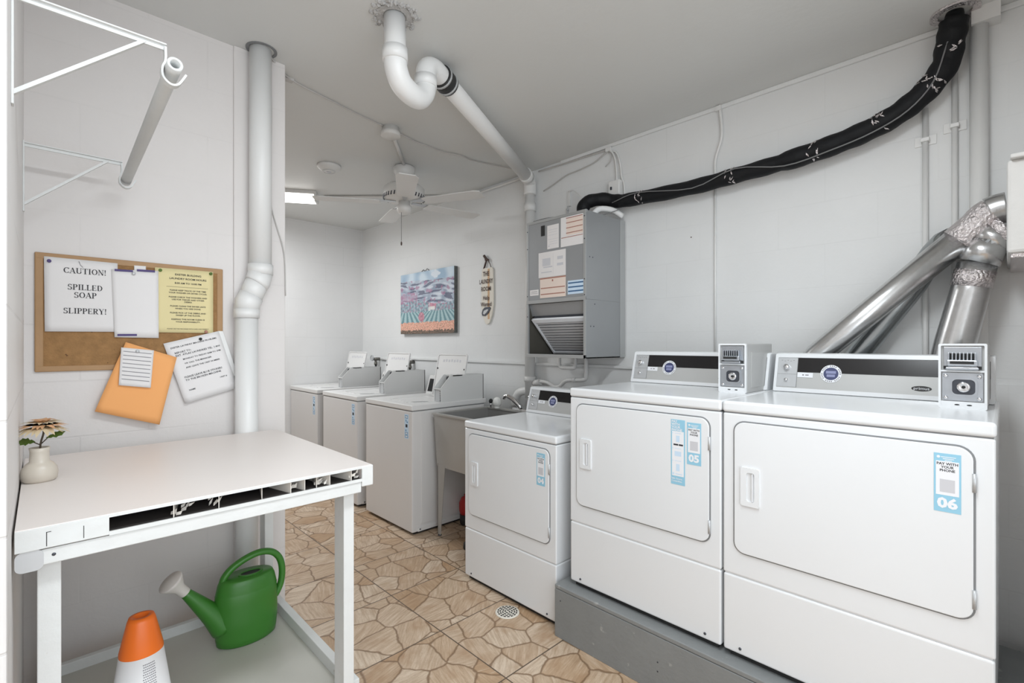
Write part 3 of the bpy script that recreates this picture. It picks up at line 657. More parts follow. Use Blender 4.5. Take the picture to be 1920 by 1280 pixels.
for (lx, ly, d_) in ((sx0+.02, sy1-.03, -1), (sx0+.02, sy0+.03, 1), (sx1-.04, sy1-.03, -1), (sx1-.04, sy0+.03, 1)):
    l = MB()
    l.prism([(0, .012), (.034, .012), (.085, .50), (0, .50)], (lx-.012, ly, 0), (0, d_, 0), (0, 0, 1), (.003, 0, 0))
    l.prism([(0, .012), (.026, .012), (.06, .50), (0, .50)], (lx-.012, ly, 0), (1, 0, 0), (0, 0, 1), (0, d_*.003, 0))
    lo = link('leg', l, M['sink'], t)
    link('foot', MB().lathe([(0, 0), (.014, 0), (.014, .004), (.006, .008), (.006, .024), (0, .024)], (lx, ly+d_*.008, 0), 12), M['steeldk'], lo)
t2 = thing('faucet', 'chrome single-lever faucet at the back of the steel sink', 'faucet', (2.50, 2.46, .848))
link('base', MB().box(2.474, 2.520, 2.38, 2.54, .848, .862, bev=.005), M['chrome'], t2)
link('spout', MB().tube(smoothpath([(2.485, 2.46, .862), (2.480, 2.475, .885), (2.465, 2.52, .925), (2.455, 2.565, .945), (2.448, 2.590, .940), (2.446, 2.600, .925)], 5), [.020]*10+[.018]*6+[.015]*10, 14), M['chrome'], t2)
link('lever', MB().tube(smoothpath([(2.50, 2.40, .862), (2.50, 2.395, .90), (2.505, 2.385, .945)], 4), .016, 12).sphere((2.505, 2.385, .950), .019, (1, 1, .7)), M['chrome'], t2)
tag(link('bulb_globe', MB().sphere((2.44, 2.665, .893), .034, (1, 1, 1.12), 20).lathe([(.018, 0), (.022, .012), (.0, .012)], (2.44, 2.665, .848), 14), M['globe']), 'frosted white globe resting at the back corner of the sink', 'globe')
t2 = thing('sprayer', 'small black and chrome sprayer head beside the white globe at the sink', 'sprayer', (2.44, 2.735, .848))
link('head', MB().sphere((2.44, 2.735, .895), .017, (1, .8, 1.1), 12), M['matteblack'], t2)
link('stem', MB().tube([(2.44, 2.735, .848), (2.44, 2.735, .89)], .007, 8), M['chrome'], t2)
tag(link('plastic_bottle', MB().lathe([(0, .075), (.045, .075), (.052, .10), (.052, .16), (.035, .195), (.015, .205), (.015, .22), (0, .22)], (2.25, 2.795, 0), 18), M['red']), 'red bottle partly hidden behind dryer 04', 'bottle')
bpy.data.objects['plastic_bottle'].name = 'plastic_bottle'
link('base_cup', MB().lathe([(0, 0), (.040, 0), (.046, .01), (.047, .074), (0, .074)], (2.25, 2.795, 0), 18), M['rubber'], bpy.data.objects['plastic_bottle'])
tag(link('rubber_stopper', MB().lathe([(0, 0), (.030, 0), (.034, .01), (.030, .040), (.018, .048), (0, .048)], (1.985, 2.445, 0), 18), M['rubber']), 'black rubber stopper on the floor beside dryer 04', 'stopper')

# ================================================================= FLOOR DRAIN
t = thing('floor_drain', 'round cream floor drain set in the tiles in front of dryer 04', 'floor drain', (1.672, 1.732, 0))
link('flange', MB().lathe([(0, 0), (.060, 0), (.060, .002), (.056, .004), (0, .004)], (1.655, 1.732, 0), 32), M['drain'], t)
dr = MB()
for r0, n in ((.008, 4), (.020, 8), (.032, 12), (.043, 16)):
    for q in range(n):
        a0 = 2*PI*q/n; a1 = a0+2*PI/n*.66
        dr.prism([(r0*math.cos(a0), r0*math.sin(a0)), ((r0+.007)*math.cos(a0), (r0+.007)*math.sin(a0)), ((r0+.007)*math.cos((a0+a1)/2), (r0+.007)*math.sin((a0+a1)/2)), ((r0+.007)*math.cos(a1), (r0+.007)*math.sin(a1)), (r0*math.cos(a1), r0*math.sin(a1))], (1.655, 1.732, .0041), (1, 0, 0), (0, 1, 0), (0, 0, .0004))
link('grate_slots', dr, M['matteblack'], t)

# ================================================================= AIR HANDLER
ax0, ax1, ay0, ay1, az0, az1 = 2.228, 2.62, 1.681, 2.150, 1.245, 2.096
t = thing('air_handler', 'grey sheet metal air handler hung on the long wall above dryer 04', 'air conditioner', ((ax0+ax1)/2, (ay0+ay1)/2, az0))
b = MB().box(ax0, ax1, ay0, ay1, 1.585, az1, bev=.002)
b.box(ax0, ax1, ay0, ay0+.004, az0, 1.585).box(ax0, ax1, ay1-.004, ay1, az0, 1.585).box(ax1-.004, ax1, ay0, ay1, az0, 1.585).box(ax0, ax1, ay0, ay1, az0, az0+.006)
link('cabinet', b, M['hvac'], t)
fr = MB().box(ax0-.006, ax0, ay0, ay0+.016, az0, az1, bev=.001).box(ax0-.003, ax0, ay1-.014, ay1, az0, az1).box(ax0-.006, ax0, ay0, ay1, az0, az0+.020, bev=.001).box(ax0-.005, ax0, ay0, ay1, 1.580, 1.602, bev=.001).box(ax0-.004, ax0+.01, ay0-.002, ay1, az1-.014, az1+.002)
fr.box(ax1-.05, ax1+.002, ay0-.004, ay0, az0, az1, bev=.001)
link('edge_trim', fr, M['hvaclt'], t)
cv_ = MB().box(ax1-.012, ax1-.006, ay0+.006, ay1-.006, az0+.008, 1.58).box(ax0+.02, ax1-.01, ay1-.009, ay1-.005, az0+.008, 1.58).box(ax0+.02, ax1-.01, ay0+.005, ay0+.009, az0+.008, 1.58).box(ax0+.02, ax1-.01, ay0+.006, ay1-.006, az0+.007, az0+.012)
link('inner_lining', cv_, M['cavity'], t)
link('upper_baffle', MB().prism([(ax0+.012, 1.578), (ax0+.20, 1.578), (ax0+.20, 1.52), (ax0+.04, 1.505)], (0, ay0+.008, 0), (1, 0, 0), (0, 0, 1), (0, ay1-ay0-.016, 0)), M['hvac'], t)
# sloping coil with fins
A = Vector((ax0+.022, ay1-.035, 1.490)); Bv = Vector((.215, 0, -.218))
cu_ = Vector((0, -1, 0)); cw = ay1-.045-(ay0+.01)
n_ = cu_.cross(-Bv.normalized())
f = MB().prism([(0, 0), (cw, 0), (cw, Bv.length), (0, Bv.length)], A, cu_, Bv.normalized(), -n_*.02)
flt = link('coil', f, M['steeldk'], t)
f = MB()
for q in range(11):
    s0 = .036+q*(Bv.length-.055)/11
    f.prism([(0.004, s0), (cw, s0), (cw, s0+.0115), (0.004, s0+.0115)], A, cu_, Bv.normalized(), n_*.008)
link('fins', f, M['fin'], flt)
f = MB().prism([(-.008, 0), (cw, 0), (cw, .028), (-.008, .028)], A, cu_, Bv.normalized(), n_*.014).prism([(-.008, 0), (.004, 0), (.004, Bv.length), (-.008, Bv.length)], A, cu_, Bv.normalized(), n_*.013).prism([(-.008, Bv.length-.016), (cw, Bv.length-.016), (cw, Bv.length), (-.008, Bv.length)], A, cu_, Bv.normalized(), n_*.012)
link('coil_frame', f, M['stickw'], flt)
# labels on the upper door (y from the left/high side, z)
def ac_label(name, y1, z1, y0, z0, base, lines=None, lc=None, lab=None):
    o_ = Vector((ax0-.0008, (y0+y1)/2, (z0+z1)/2)); w, h = y1-y0, z1-z0
    a = MB(); plate(a, 0, 0, w, h, o_, FU, FV, 0, .0008); o = link(name, a, base, t, lab)
    if lines:
        a = MB()
        for (cx, cy, lw, lh) in lines: plate(a, cx*w, cy*h, lw*w, lh*h, o_, FU, FV, .0009, .0002)
        link('label_print', a, lc, o)
    return o
ac_label('slot_cover', 2.028, 2.060, 1.997, 1.996, M['matteblack'])
ac_label('label_sheet', 1.976, 2.052, 1.884, 1.908, M['paper'], [(0, .3, .8, .015), (0, .2, .7, .012), (0, .08, .8, .012), (0, -.1, .9, .012), (0, -.2, .7, .012), (0, -.3, .8, .012), (-.35, -.38, .1, .05)], M['stickgrey'])
o = ac_label('warning_label', 1.868, 2.080, 1.700, 1.905, M['paper'], [(.12, .14-.0, .72, .56)], M['peachlab'], 'white label with peach warning bands')
for i in range(4):
    pass
a = MB(); o_ = Vector((ax0-.0008, 1.784, 1.9925))
for zz in (.078, .050, .020, -.010): plate(a, .018, zz, .122, .005, o_, FU, FV, .0013, .0002)
plate(a, 0, -.034, .160, .004, o_, FU, FV, .0013, .0002); link('warning_lines', a, M['redlab'], o)
o = ac_label('wiring_label', 2.048, 1.893, 1.830, 1.738, M['paper'], [(-.2, .1, .3, .3), (-.15, -.1, .34, .05), (.3, .2, .2, .12), (.3, -.05, .22, .1), (.05, 0, .006, .8), (-.2, -.3, .4, .04)], M['stickgrey'], 'white wiring diagram label')
o = ac_label('danger_label', 2.036, 1.736, 1.830, 1.612, M['peachlab'], [(0, .46, 1, .06), (0, -.02, .94, .05), (0, -.32, .94, .05), (0, .33, .05, .1)], M['redlab'], 'peach danger label with red bands')
o = ac_label('notice_label', 1.815, 1.700, 1.697, 1.620, M['lbluelab'], [(0, .32, .94, .1), (0, .02, .94, .1), (0, -.28, .94, .1)], M['bluelab'], 'light blue label with dark blue bands')
ac_label('serial_label', 2.122, 1.668, 2.048, 1.632, M['paper'], [(0, .15, .7, .08), (0, -.15, .8, .06)], M['inkgrey'])
sc_m = MB()
for zz in (2.06, 1.93, 1.70, 1.61): sc_m.lathe([(.004, 0), (.003, .002), (0, .002)], (ax0-.006, ay0+.008, zz), 8, axis=(-1, 0, 0))
for zz in (2.04, 1.93, 1.63, 1.5): sc_m.lathe([(.004, 0), (.003, .002), (0, .002)], (ax0-.003, ay1-.007, zz), 8, axis=(-1, 0, 0))
for (xx, zz) in ((2.26, 1.83), (2.29, 1.83), (2.27, 1.43), (2.30, 1.43), (2.31, 1.56)): sc_m.lathe([(.004, 0), (.003, .002), (0, .002)], (xx, ay0, zz), 8, axis=(0, -1, 0))
link('screws', sc_m, M['steeldk'], t)
# drain lines under it
dl = MB().tube(smoothpath([(2.575, 2.172, az0), (2.575, 2.172, 1.19), (2.575, 2.160, 1.167), (2.575, 2.11, 1.165), (2.575, 2.05, 1.166), (2.575, 2.036, 1.18), (2.575, 2.032, az0)], 6), .0125, 12)
tag(link('drain_loop', dl, M['pvc']), 'small white U-shaped pipe loop under the air handler', 'pipe')
dl = MB().tube(smoothpath([(2.575, 1.943, az0), (2.575, 1.943, 1.12), (2.575, 1.950, 1.095), (2.575, 2.00, 1.086), (2.575, 2.08, 1.083), (2.575, 2.125, 1.070), (2.575, 2.17, 1.035), (2.575, 2.22, 1.028), (2.575, 2.27, 1.05), (2.575, 2.33, 1.058), (2.575, 2.38, 1.048)], 5), .0135, 12)
dl.tube([(2.575, 2.03, 1.0845), (2.575, 2.055, 1.084)], .017, 12).tube([(2.575, 2.35, 1.055), (2.575, 2.415, 1.042)], .022, 12)
tag(link('condensate_pipe', dl, M['pvc']), 'thin wavy white drain pipe running along the wall above dryer 04', 'pipe')

# ================================================================= PIPES
# stack beside the air handler
st = MB().tube([(2.575, 2.455, .93), (2.575, 2.455, 2.45)], .037, 20).tube([(2.575, 2.455, 1.05), (2.575, 2.455, 1.09)], .043, 20).tube([(2.575, 2.455, 2.30), (2.575, 2.455, 2.36)], .043, 20)
st.tube(smoothpath([(2.575, 2.455, 2.42), (2.575, 2.455, 2.50), (2.54, 2.435, 2.525), (2.49, 2.41, 2.525)], 5), .045, 20)
st.tube(smoothpath([(2.575, 2.455, 1.02), (2.575, 2.455, .99), (2.56, 2.54, .97), (2.56, 2.58, .93), (2.56, 2.60, .86)], 4), .030, 16).tube([(2.575, 2.43, 1.03), (2.575, 2.43, .60)], .020, 14)
tag(link('drain_stack', st, M['pvc']), 'white vertical waste pipe on the wall just left of the air handler', 'pipe')
# sloping ceiling pipe with trap
t = thing('ceiling_drain_pipe', 'white waste pipe crossing the ceiling from a trap to the wall stack', 'pipe', (1.8, 2.1, 2.5))
link('pipe', MB().tube([(1.36, 1.832, 2.545), (2.50, 2.41, 2.525)], .043, 22).tube([(2.45, 2.384, 2.526), (2.505, 2.412, 2.525)], .050, 22), M['pvc'], t)
cp_a, cp_b = Vector((1.30, 1.803, 2.548)), Vector((1.375, 1.840, 2.545))
cpl = link('rubber_coupling', MB().tube([cp_a, cp_b], .052, 24), M['rubber'], t)
dcp = (cp_b-cp_a).normalized()
for s0 in (.012, .068): link('hose_clamp', MB().tube([cp_a+dcp*(s0-.006), cp_a+dcp*(s0+.006)], .0545, 24), M['silver'], cpl)
tr = MB().tube([(.994, 1.681, CZ-.002), (.999, 1.684, 2.47), (1.0, 1.685, 2.43)], .042, 22).tube([(.998, 1.684, 2.49), (.999, 1.685, 2.44)], .049, 22)
tr.tube(smoothpath([(1.0, 1.685, 2.45), (1.005, 1.688, 2.415), (1.035, 1.70, 2.375), (1.095, 1.722, 2.360), (1.155, 1.748, 2.375), (1.19, 1.762, 2.42), (1.195, 1.765, 2.46)], 6), .045, 22)
tr.tube([(1.195, 1.765, 2.44), (1.196, 1.765, 2.485)], .049, 22)
tr.tube(smoothpath([(1.196, 1.765, 2.48), (1.20, 1.767, 2.515), (1.222, 1.774, 2.54), (1.26, 1.785, 2.549), (1.31, 1.808, 2.548)], 5), .044, 22)
link('trap', tr, M['pvcbright'], t)
# ragged hole in the ceiling around it
rg = bmesh.new(); random.seed(3)
for q in range(90):
    a = random.uniform(0, 2*PI); r = .058+abs(random.gauss(0, .012)); s = random.uniform(.004, .011)
    bmesh.ops.create_icosphere(rg, subdivisions=1, radius=s, matrix=Matrix.Translation((.994+r*math.cos(a)*1.15, 1.681+r*math.sin(a)*1.15, CZ-.002)))
rgm = MB(); rgm.bm2(rg); rgm.ring(circ(.070, 24), circ(.045, 24), (.994, 1.681, CZ-.004), (1, 0, 0), (0, 1, 0), (0, 0, .003))
tag(link('ceiling_patch', rgm, M['foamring']), 'crumbly grey plaster ring around the pipe hole in the ceiling', 'plaster patch')
# left pipe with offset
lx1, lx2, ly = .687, .632, 2.280
lp = MB().tube([(lx1, ly, 1.655), (lx1, ly, CZ)], .044, 24).tube([(lx2, ly, 0), (lx2, ly, 1.47)], .044, 24)
lp.tube([(lx1, ly, 1.63), (lx1, ly, 1.675)], .050, 24).tube([(lx2, ly, 1.44), (lx2, ly, 1.478)], .050, 24)
lp.tube([(lx1, ly, 1.64), (lx1-.010, ly, 1.60), (lx1-.018, ly, 1.588)], .0495, 24).tube([(lx1-.012, ly, 1.60), (lx2+.012, ly, 1.525)], .0465, 24).tube([(lx2+.018, ly, 1.535), (lx2+.004, ly, 1.508), (lx2, ly, 1.47)], .0495, 24)
tag(link('vertical_pipe', lp, M['pvc']), 'thick white vertical pipe with an offset bend beside the bulletin board', 'pipe')
tag(link('pipe_collar', MB().ring(circ(.062, 28), circ(.050, 28), (lx1+.004, ly, CZ-.0035), (1, 0, 0), (0, 1, 0), (0, 0, .003)), M['gap']), 'dark gap ring where the thick left pipe enters the ceiling', 'pipe collar')
# pipes at the right end of the long wall
tag(link('riser_pipe', MB().tube([(2.595, .080, 0), (2.595, .080, CZ)], .027, 20).box(2.56, WX, .02, .10, CZ-.06, CZ), M['pvc']), 'tall white riser pipe at the right end of the long wall', 'pipe')
def conduit(y, z0, z1, lab, r=.010, clamps=()):
    t = thing('conduit', lab, 'conduit', (WX-.012, y, z0), 'thin vertical conduits on the long wall')
    link('tube', MB().tube([(WX-.013, y, z0), (WX-.013, y, z1)], r, 12), M['pvc'], t)
    for z in clamps: link('clamp', MB().box(WX-.004, WX, y-.035, y+.035, z-.02, z+.02, bev=.001).box(WX-.028, WX-.004, y-.014, y+.014, z-.008, z+.008, bev=.002), M['pvc'], t)
conduit(.240, .02, 2.30, 'thin painted conduit just below the bend of the black line set', clamps=(2.17,))
conduit(.150, .02, 2.52, 'thin painted conduit close beside the tall riser pipe', clamps=(2.20,))
c3 = MB().tube([(WX-.010, 1.110, 1.1), (WX-.010, 1.110, 2.25)], .006, 10).tube(smoothpath([(WX-.010, 1.110, 2.24), (WX-.010, 1.108, 2.33), (WX-.012, 1.075, 2.44), (WX-.012, 1.080, 2.55), (WX-.012, 1.085, CZ)], 5), .007, 10).box(WX-.022, WX, 1.075, 1.105, CZ-.03, CZ-.005)
tag(link('wall_cable', c3, M['pvc']), 'white cable running down the middle of the long wall behind dryer 05', 'cable')

# ================================================================= BLACK LINE SET
lpts = [(2.42, 1.845, 2.097), (2.42, 1.850, 2.17), (2.45, 1.835, 2.215), (2.52, 1.78, 2.235), (2.56, 1.70, 2.215), (2.550, 1.60, 2.200), (2.555, 1.373, 2.190), (2.555, 1.15, 2.186), (2.555, 1.0, 2.192), (2.555, .831, 2.198), (2.555, .68, 2.208), (2.555, .55, 2.224), (2.555, .44, 2.245), (2.555, .345, 2.275), (2.550, .27, 2.315), (2.550, .215, 2.365), (2.550, .172, 2.43), (2.545, .160, 2.50), (2.540, .150, 2.56), (2.535, .145, CZ)]
pp = smoothpath(lpts, 5)
rr = []
for i in range(len(pp)):
    u_ = i/(len(pp)-1); rr.append(.040+.008*math.sin(i*1.3)*.25+(.006 if u_ > .5 else 0)-(.018 if u_ > .975 else 0))
t = thing('refrigerant_line', 'black foam-wrapped line curving from the air handler up to the ceiling', 'pipe', (2.57, 1.0, 2.1))
link('foam_sleeve', MB().tube(pp, rr, 18), M['insul'], t)
def frag(i, n, seed):
    random.seed(seed); m = MB(); p = pp[i]; tdir = (pp[min(i+1, len(pp)-1)]-pp[i-1]).normalized(); side = tdir.cross(Vector((-1, 0, 0))).normalized()
    for q in range(n):
        a = random.uniform(-1.2, 1.2); r = rr[i]+.0008
        c = p+tdir*random.uniform(-.022, .022)+side*math.sin(a)*r+Vector((-1, 0, 0))*math.cos(a)*r
        nn = (side*math.sin(a)+Vector((-1, 0, 0))*math.cos(a)).normalized(); w = nn.cross(tdir).normalized()
        m.prism([(-random.uniform(.004, .014), 0), (0, .0035), (random.uniform(.005, .018), .001), (.003, -.004)], c, (w+tdir*random.uniform(-1, 1)).normalized(), tdir, nn*.0015)
    return m
for i, n, s_ in ((27, 14, 1), (40, 12, 2), (52, 12, 3), (63, 12, 4), (75, 18, 5), (83, 7, 6)):
    if i < len(pp): link('torn_tape', frag(i, n, s_), M['foil'], t)
link('control_wire', MB().tube(smoothpath([p+Vector((-.046, 0, -.036 if 3 < k < 8 else (.02 if k % 2 else -.02))) for k, p in enumerate(pp[20:90:7])], 4), .0028, 6), M['greycable'], t)
link('ceiling_sleeve', MB().ring(circ(.075, 24), circ(.050, 24), (2.535, .145, CZ-.010), (1, 0, 0), (0, 1, 0), (0, 0, .009)), M['foil'], t)
tag(link('white_bracket', MB().tube(smoothpath([(2.40, 1.76, 2.112), (2.44, 1.74, 2.150), (2.52, 1.70, 2.150), (2.58, 1.67, 2.12)], 4), .018, 10), M['pvcbright']), 'short white pipe stub on top of the air handler under the black line', 'pipe')
tag(link('thermostat_wire', MB().tube(smoothpath([(2.235, 2.10, 2.102), (2.24, 2.0, 2.105), (2.26, 1.9, 2.103), (2.30, 1.80, 2.104), (2.38, 1.74, 2.106), (2.46, 1.72, 2.115), (2.585, 1.60, 2.180)], 5), .0032, 6), M['greycable']), 'thin grey wire lying along the top of the air handler', 'wire')

# electrical bits on the wall above the air handler
t = thing('switch_box', 'small white electrical box on the wall behind the black line', 'electrical box', (2.60, 1.73, 2.27))
link('box', MB().box(2.585, WX, 1.695, 1.775, 2.262, 2.358, bev=.004), M['pvc'], t)
link('cover', MB().box(2.580, 2.587, 1.698, 1.772, 2.265, 2.355, bev=.002), M['pvc'], t)
link('toggle', MB().box(2.572, 2.581, 1.745, 1.755, 2.300, 2.318, bev=.001), M['steeldk'], t)
t = thing('conduit_fitting', 'grey elbow fitting on the wall above the left edge of the air handler', 'conduit', (2.60, 2.12, 2.25))
link('bar', MB().box(2.612, WX, 2.110, 2.130, 2.28, 2.385, bev=.002), M['pvc'], t)
link('whip', MB().tube(smoothpath([(2.60, 2.110, 2.375), (2.58, 2.05, 2.365), (2.55, 1.98, 2.31), (2.50, 1.90, 2.235), (2.46, 1.85, 2.17)], 5), .0045, 8), M['pvc'], t)
link('drop', MB().tube(smoothpath([(2.61, 2.125, 2.28), (2.605, 2.13, 2.22), (2.58, 2.15, 2.10), (2.50, 2.12, 2.099)], 4), .006, 8).sphere((2.608, 2.127, 2.255), .011), M['silver'], t)
t = thing('junction_clip', 'small clamp where cables meet high on the long wall near the ceiling', 'clip', (2.61, 1.80, 2.56))
link('clip', MB().box(2.605, WX, 1.775, 1.815, 2.565, 2.590, bev=.003), M['pvc'], t)
cb = MB()
cb.tube(smoothpath([(2.615, 1.80, 2.575), (2.615, 1.77, 2.555), (2.615, 1.745, 2.50), (2.615, 1.735, 2.42), (2.61, 1.73, 2.360)], 5), .006, 8)
cb.tube(smoothpath([(2.618, 1.79, 2.57), (2.618, 1.740, 2.545), (2.618, 1.712, 2.47), (2.618, 1.70, 2.38), (2.618, 1.682, 2.33), (2.618, 1.675, 2.22)], 5), .0055, 8)
tag(link('drop_cable', cb, M['pvc']), 'pair of white cables dropping from the ceiling clamp to the switch box', 'cable')
cb = MB().tube(smoothpath([(2.620, 1.80, 2.58), (2.620, 2.0, 2.585), (2.620, 2.2, 2.588), (2.61, 2.40, 2.59)], 4), .0055, 8)
cb.tube(smoothpath([(2.620, 1.81, 2.568), (2.620, 1.92, 2.525), (2.620, 2.05, 2.508), (2.620, 2.15, 2.50), (2.620, 2.28, 2.46), (2.620, 2.36, 2.44)], 5), .0045, 8)
cb.tube(smoothpath([(2.618, 1.80, 2.562), (2.618, 1.775, 2.545), (2.618, 1.785, 2.50), (2.618, 1.82, 2.475)], 4), .003, 6)
tag(link('slack_cable', cb, M['cable']), 'slack white cables strung along the wall top between stack and clamp', 'cable')
tag(link('wall_top_raceway', MB().tube([(2.612, 2.50, 2.585), (2.612, 3.26, 2.585)], .009, 10), M['pvc']), 'conduit along the ceiling corner left of the waste stack', 'conduit')

# ================================================================= DUCTS AND SOFFIT
t = thing('soffit_box', 'white wrapped duct box high on the wall at the right edge', 'duct box', (2.38, -.15, 1.595))
link('box', MB().box(2.15, WX, -.30, .004, 1.610, 1.900, bev=.01, seg=2), M['wrap'], t)
link('top_flap', MB().box(2.13, WX, -.30, -.004, 1.898, 1.912, bev=.004), M['wrap'], t)
link('underside_foil', MB().box(2.16, WX-.01, -.29, -.004, 1.596, 1.612, bev=.004), M['foil'], t)
def duct(name, lab, pts, r, m, sleeves, seams=()):
    t = thing(name, lab, 'duct', (pts[-1][0], pts[-1][1], pts[-1][2]), 'galvanised dryer exhaust ducts')
    link('duct_pipe', MB().tube(pts, r, 26), m, t)
    for a, rr_, mm, nm in sleeves: link(nm, MB().tube(smoothpath(a, 4) if len(a) > 2 else a, rr_, 26), mm, t)
    return t
duct('exhaust_duct', 'upper bright galvanised duct slanting from the duct box to behind dryer 05', [(2.462, .088, 1.760), (2.462, .587, 1.285), (2.48, .68, 1.17), (2.49, .72, 1.06), (2.49, .72, .60)], .050, M['galv'],
     [([(2.462, .004, 1.816), (2.462, .025, 1.813), (2.462, .050, 1.805)], .054, M['galv'], 'crimped_collar'), ([(2.462, .042, 1.806), (2.462, .062, 1.792), (2.462, .082, 1.767), (2.462, .135, 1.7155)], .053, M['foil'], 'foil_tape')])
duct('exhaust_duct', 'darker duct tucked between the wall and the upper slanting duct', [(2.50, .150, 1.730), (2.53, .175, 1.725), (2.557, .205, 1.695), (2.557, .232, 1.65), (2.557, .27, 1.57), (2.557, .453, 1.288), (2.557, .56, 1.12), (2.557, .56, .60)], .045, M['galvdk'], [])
duct('exhaust_duct', 'short duct elbowing down from the duct box behind dryer 06', [(2.465, .080, 1.625), (2.465, .101, 1.52), (2.466, .142, 1.327), (2.475, .180, 1.14), (2.49, .19, 1.05), (2.50, .19, .80)], [.057, .057, .061, .060, .058, .057], M['galv'],
     [([(2.465, .004, 1.738), (2.465, .028, 1.722)], .062, M['foil'], 'foil_tape'), ([(2.465, .020, 1.728), (2.465, .056, 1.690)], .0605, M['galv'], 'elbow_gore'), ([(2.465, .050, 1.700), (2.465, .078, 1.625)], .0605, M['galv'], 'elbow_gore'), ([(2.465, .086, 1.598), (2.465, .098, 1.540)], .0595, M['foil'], 'foil_tape')])

# ================================================================= CEILING FAN, DETECTOR, LIGHT
fx, fy = 1.888, 3.059
t = thing('ceiling_fan', 'white flush-mounted ceiling fan hanging in the middle of the far room', 'ceiling fan', (fx, fy, 2.2))
link('canopy', MB().lathe([(0, CZ), (.060, CZ), (.078, CZ-.012), (.076, CZ-.045), (.055, CZ-.085), (.03, CZ-.10), (0, CZ-.10)], (fx, fy, 0), 28), M['fanw'], t)
link('collar', MB().lathe([(.0, 2.525), (.033, 2.525), (.033, 2.49), (0, 2.49)], (fx, fy, 0), 20), M['matteblack'], t)
mt = link('motor_housing', MB().lathe([(0, 2.495), (.05, 2.495), (.115, 2.475), (.145, 2.45), (.148, 2.385), (.13, 2.365), (.06, 2.36), (0, 2.36)], (fx, fy, 0), 36), M['fanw'], t)
v = MB()
for q in range(36):
    a = 2*PI*q/36; u_ = Vector((-math.sin(a), math.cos(a), 0)); n2 = Vector((math.cos(a), math.sin(a), 0))
    v.prism([(-.004, 0), (.004, 0), (.010, .026), (.002, .026)], Vector((fx, fy, 2.372))+n2*.1455, u_, (0, 0, 1), n2*.004)
link('motor_vents', v, M['steeldk'], mt)
link('switch_housing', MB().lathe([(0, 2.36), (.040, 2.36), (.040, 2.33), (.052, 2.325), (.055, 2.30), (.045, 2.275), (0, 2.27)], (fx, fy, 0), 28), M['fanw'], t)
pc = link('pull_chain', MB().tube([(fx-.03, fy-.01, 2.28), (fx-.03, fy-.01, 2.07)], .0018, 6), M['greycable'], t)
link('chain_fob', MB().lathe([(0, 0), (.005, .004), (.006, .02), (0, .034)], (fx-.03, fy-.01, 2.035), 10), M['ribbon'], pc)
for a in (148, 240, 295, 352, 72):
    a = math.radians(a); dr_ = Vector((math.cos(a), math.sin(a), 0)); sd = Vector((-math.sin(a), math.cos(a), 0)); tilt = (sd-Vector((0, 0, .07))).normalized()
    c = Vector((fx, fy, 2.345))
    bl = MB().prism([(.17, -.048), (.19, -.056), (.58, -.070), (.62, -.050), (.62, .050), (.58, .070), (.19, .056), (.17, .048)], c, dr_, tilt, Vector((0, 0, .006)))
    bo_ = link('blade', bl, M['fanw'], t)
    link('blade_iron', MB().prism([(.06, -.012), (.13, -.018), (.20, -.030), (.215, 0), (.20, .030), (.13, .018), (.06, .012)], c+Vector((0, 0, .008)), dr_, tilt, Vector((0, 0, .006))), M['silver'], bo_)
# raceway box on ceiling feeding the fan
t = thing('ceiling_box', 'round white junction box on the ceiling feeding the fan', 'junction box', (1.48, 2.56, 2.56))
link('box', MB().lathe([(0, 0), (.052, 0), (.058, .004), (.058, .026), (.050, .030), (.050, CZ-2.56), (0, CZ-2.56)], (1.49, 2.565, 2.56), 28), M['fanw'], t)
tag(link('fan_raceway', MB().tube([(1.525, 2.608, CZ-.011), (1.846, 2.996, CZ-.011)], .011, 10), M['fanw']), 'white raceway on the ceiling between junction box and fan', 'conduit')
t = thing('smoke_detector', 'round white smoke detector on the ceiling left of the fan', 'smoke detector', (1.488, 3.42, 2.57))
link('housing', MB().lathe([(0, 0), (.030, 0), (.052, .006), (.078, .026), (.082, .034), (.082, CZ-2.568), (0, CZ-2.568)], (1.488, 3.42, 2.568), 32), M['fanw'], t)
link('test_button', MB().lathe([(0, -.003), (.014, -.003), (.016, 0), (0, .001)], (1.488, 3.42, 2.568), 18), M['stickgrey'], t)
link('sensor_ring', MB().ring(circ(.046, 28), circ(.038, 28), (1.488, 3.42, 2.5695), (1, 0, 0), (0, 1, 0), (0, 0, -.003)), M['coinbox'], t)
# fluorescent wrap light
LA = Vector((1.685, 4.135, 0)); LD = Vector((-.81, .50, 0)).normalized(); LS = Vector((LD.y, -LD.x, 0))
LE = LA+LD*1.22
t = thing('ceiling_light', 'lit fluorescent ceiling light partly hidden behind the left wall', 'ceiling light', ((LA.x+LE.x)/2, (LA.y+LE.y)/2, 2.53))
link('housing', MB().prism([(-.085, CZ), (.085, CZ), (.085, CZ-.030), (.06, CZ-.038), (-.06, CZ-.038), (-.085, CZ-.030)], LA, LS, (0, 0, 1), LD*1.22), M['fanw'], t)
link('end_cap', MB().prism([(-.088, CZ-.002), (.088, CZ-.002), (.084, CZ-.050), (.055, CZ-.082), (-.055, CZ-.082), (-.084, CZ-.050)], LA-LD*.012, LS, (0, 0, 1), LD*.014), M['fanw'], t)
link('diffuser', MB().prism([(-.080, CZ-.034), (.080, CZ-.034), (.078, CZ-.050), (.052, CZ-.078), (-.052, CZ-.078), (-.078, CZ-.050)], LA+LD*.003, LS, (0, 0, 1), LD*1.21), M['lamp'], t)
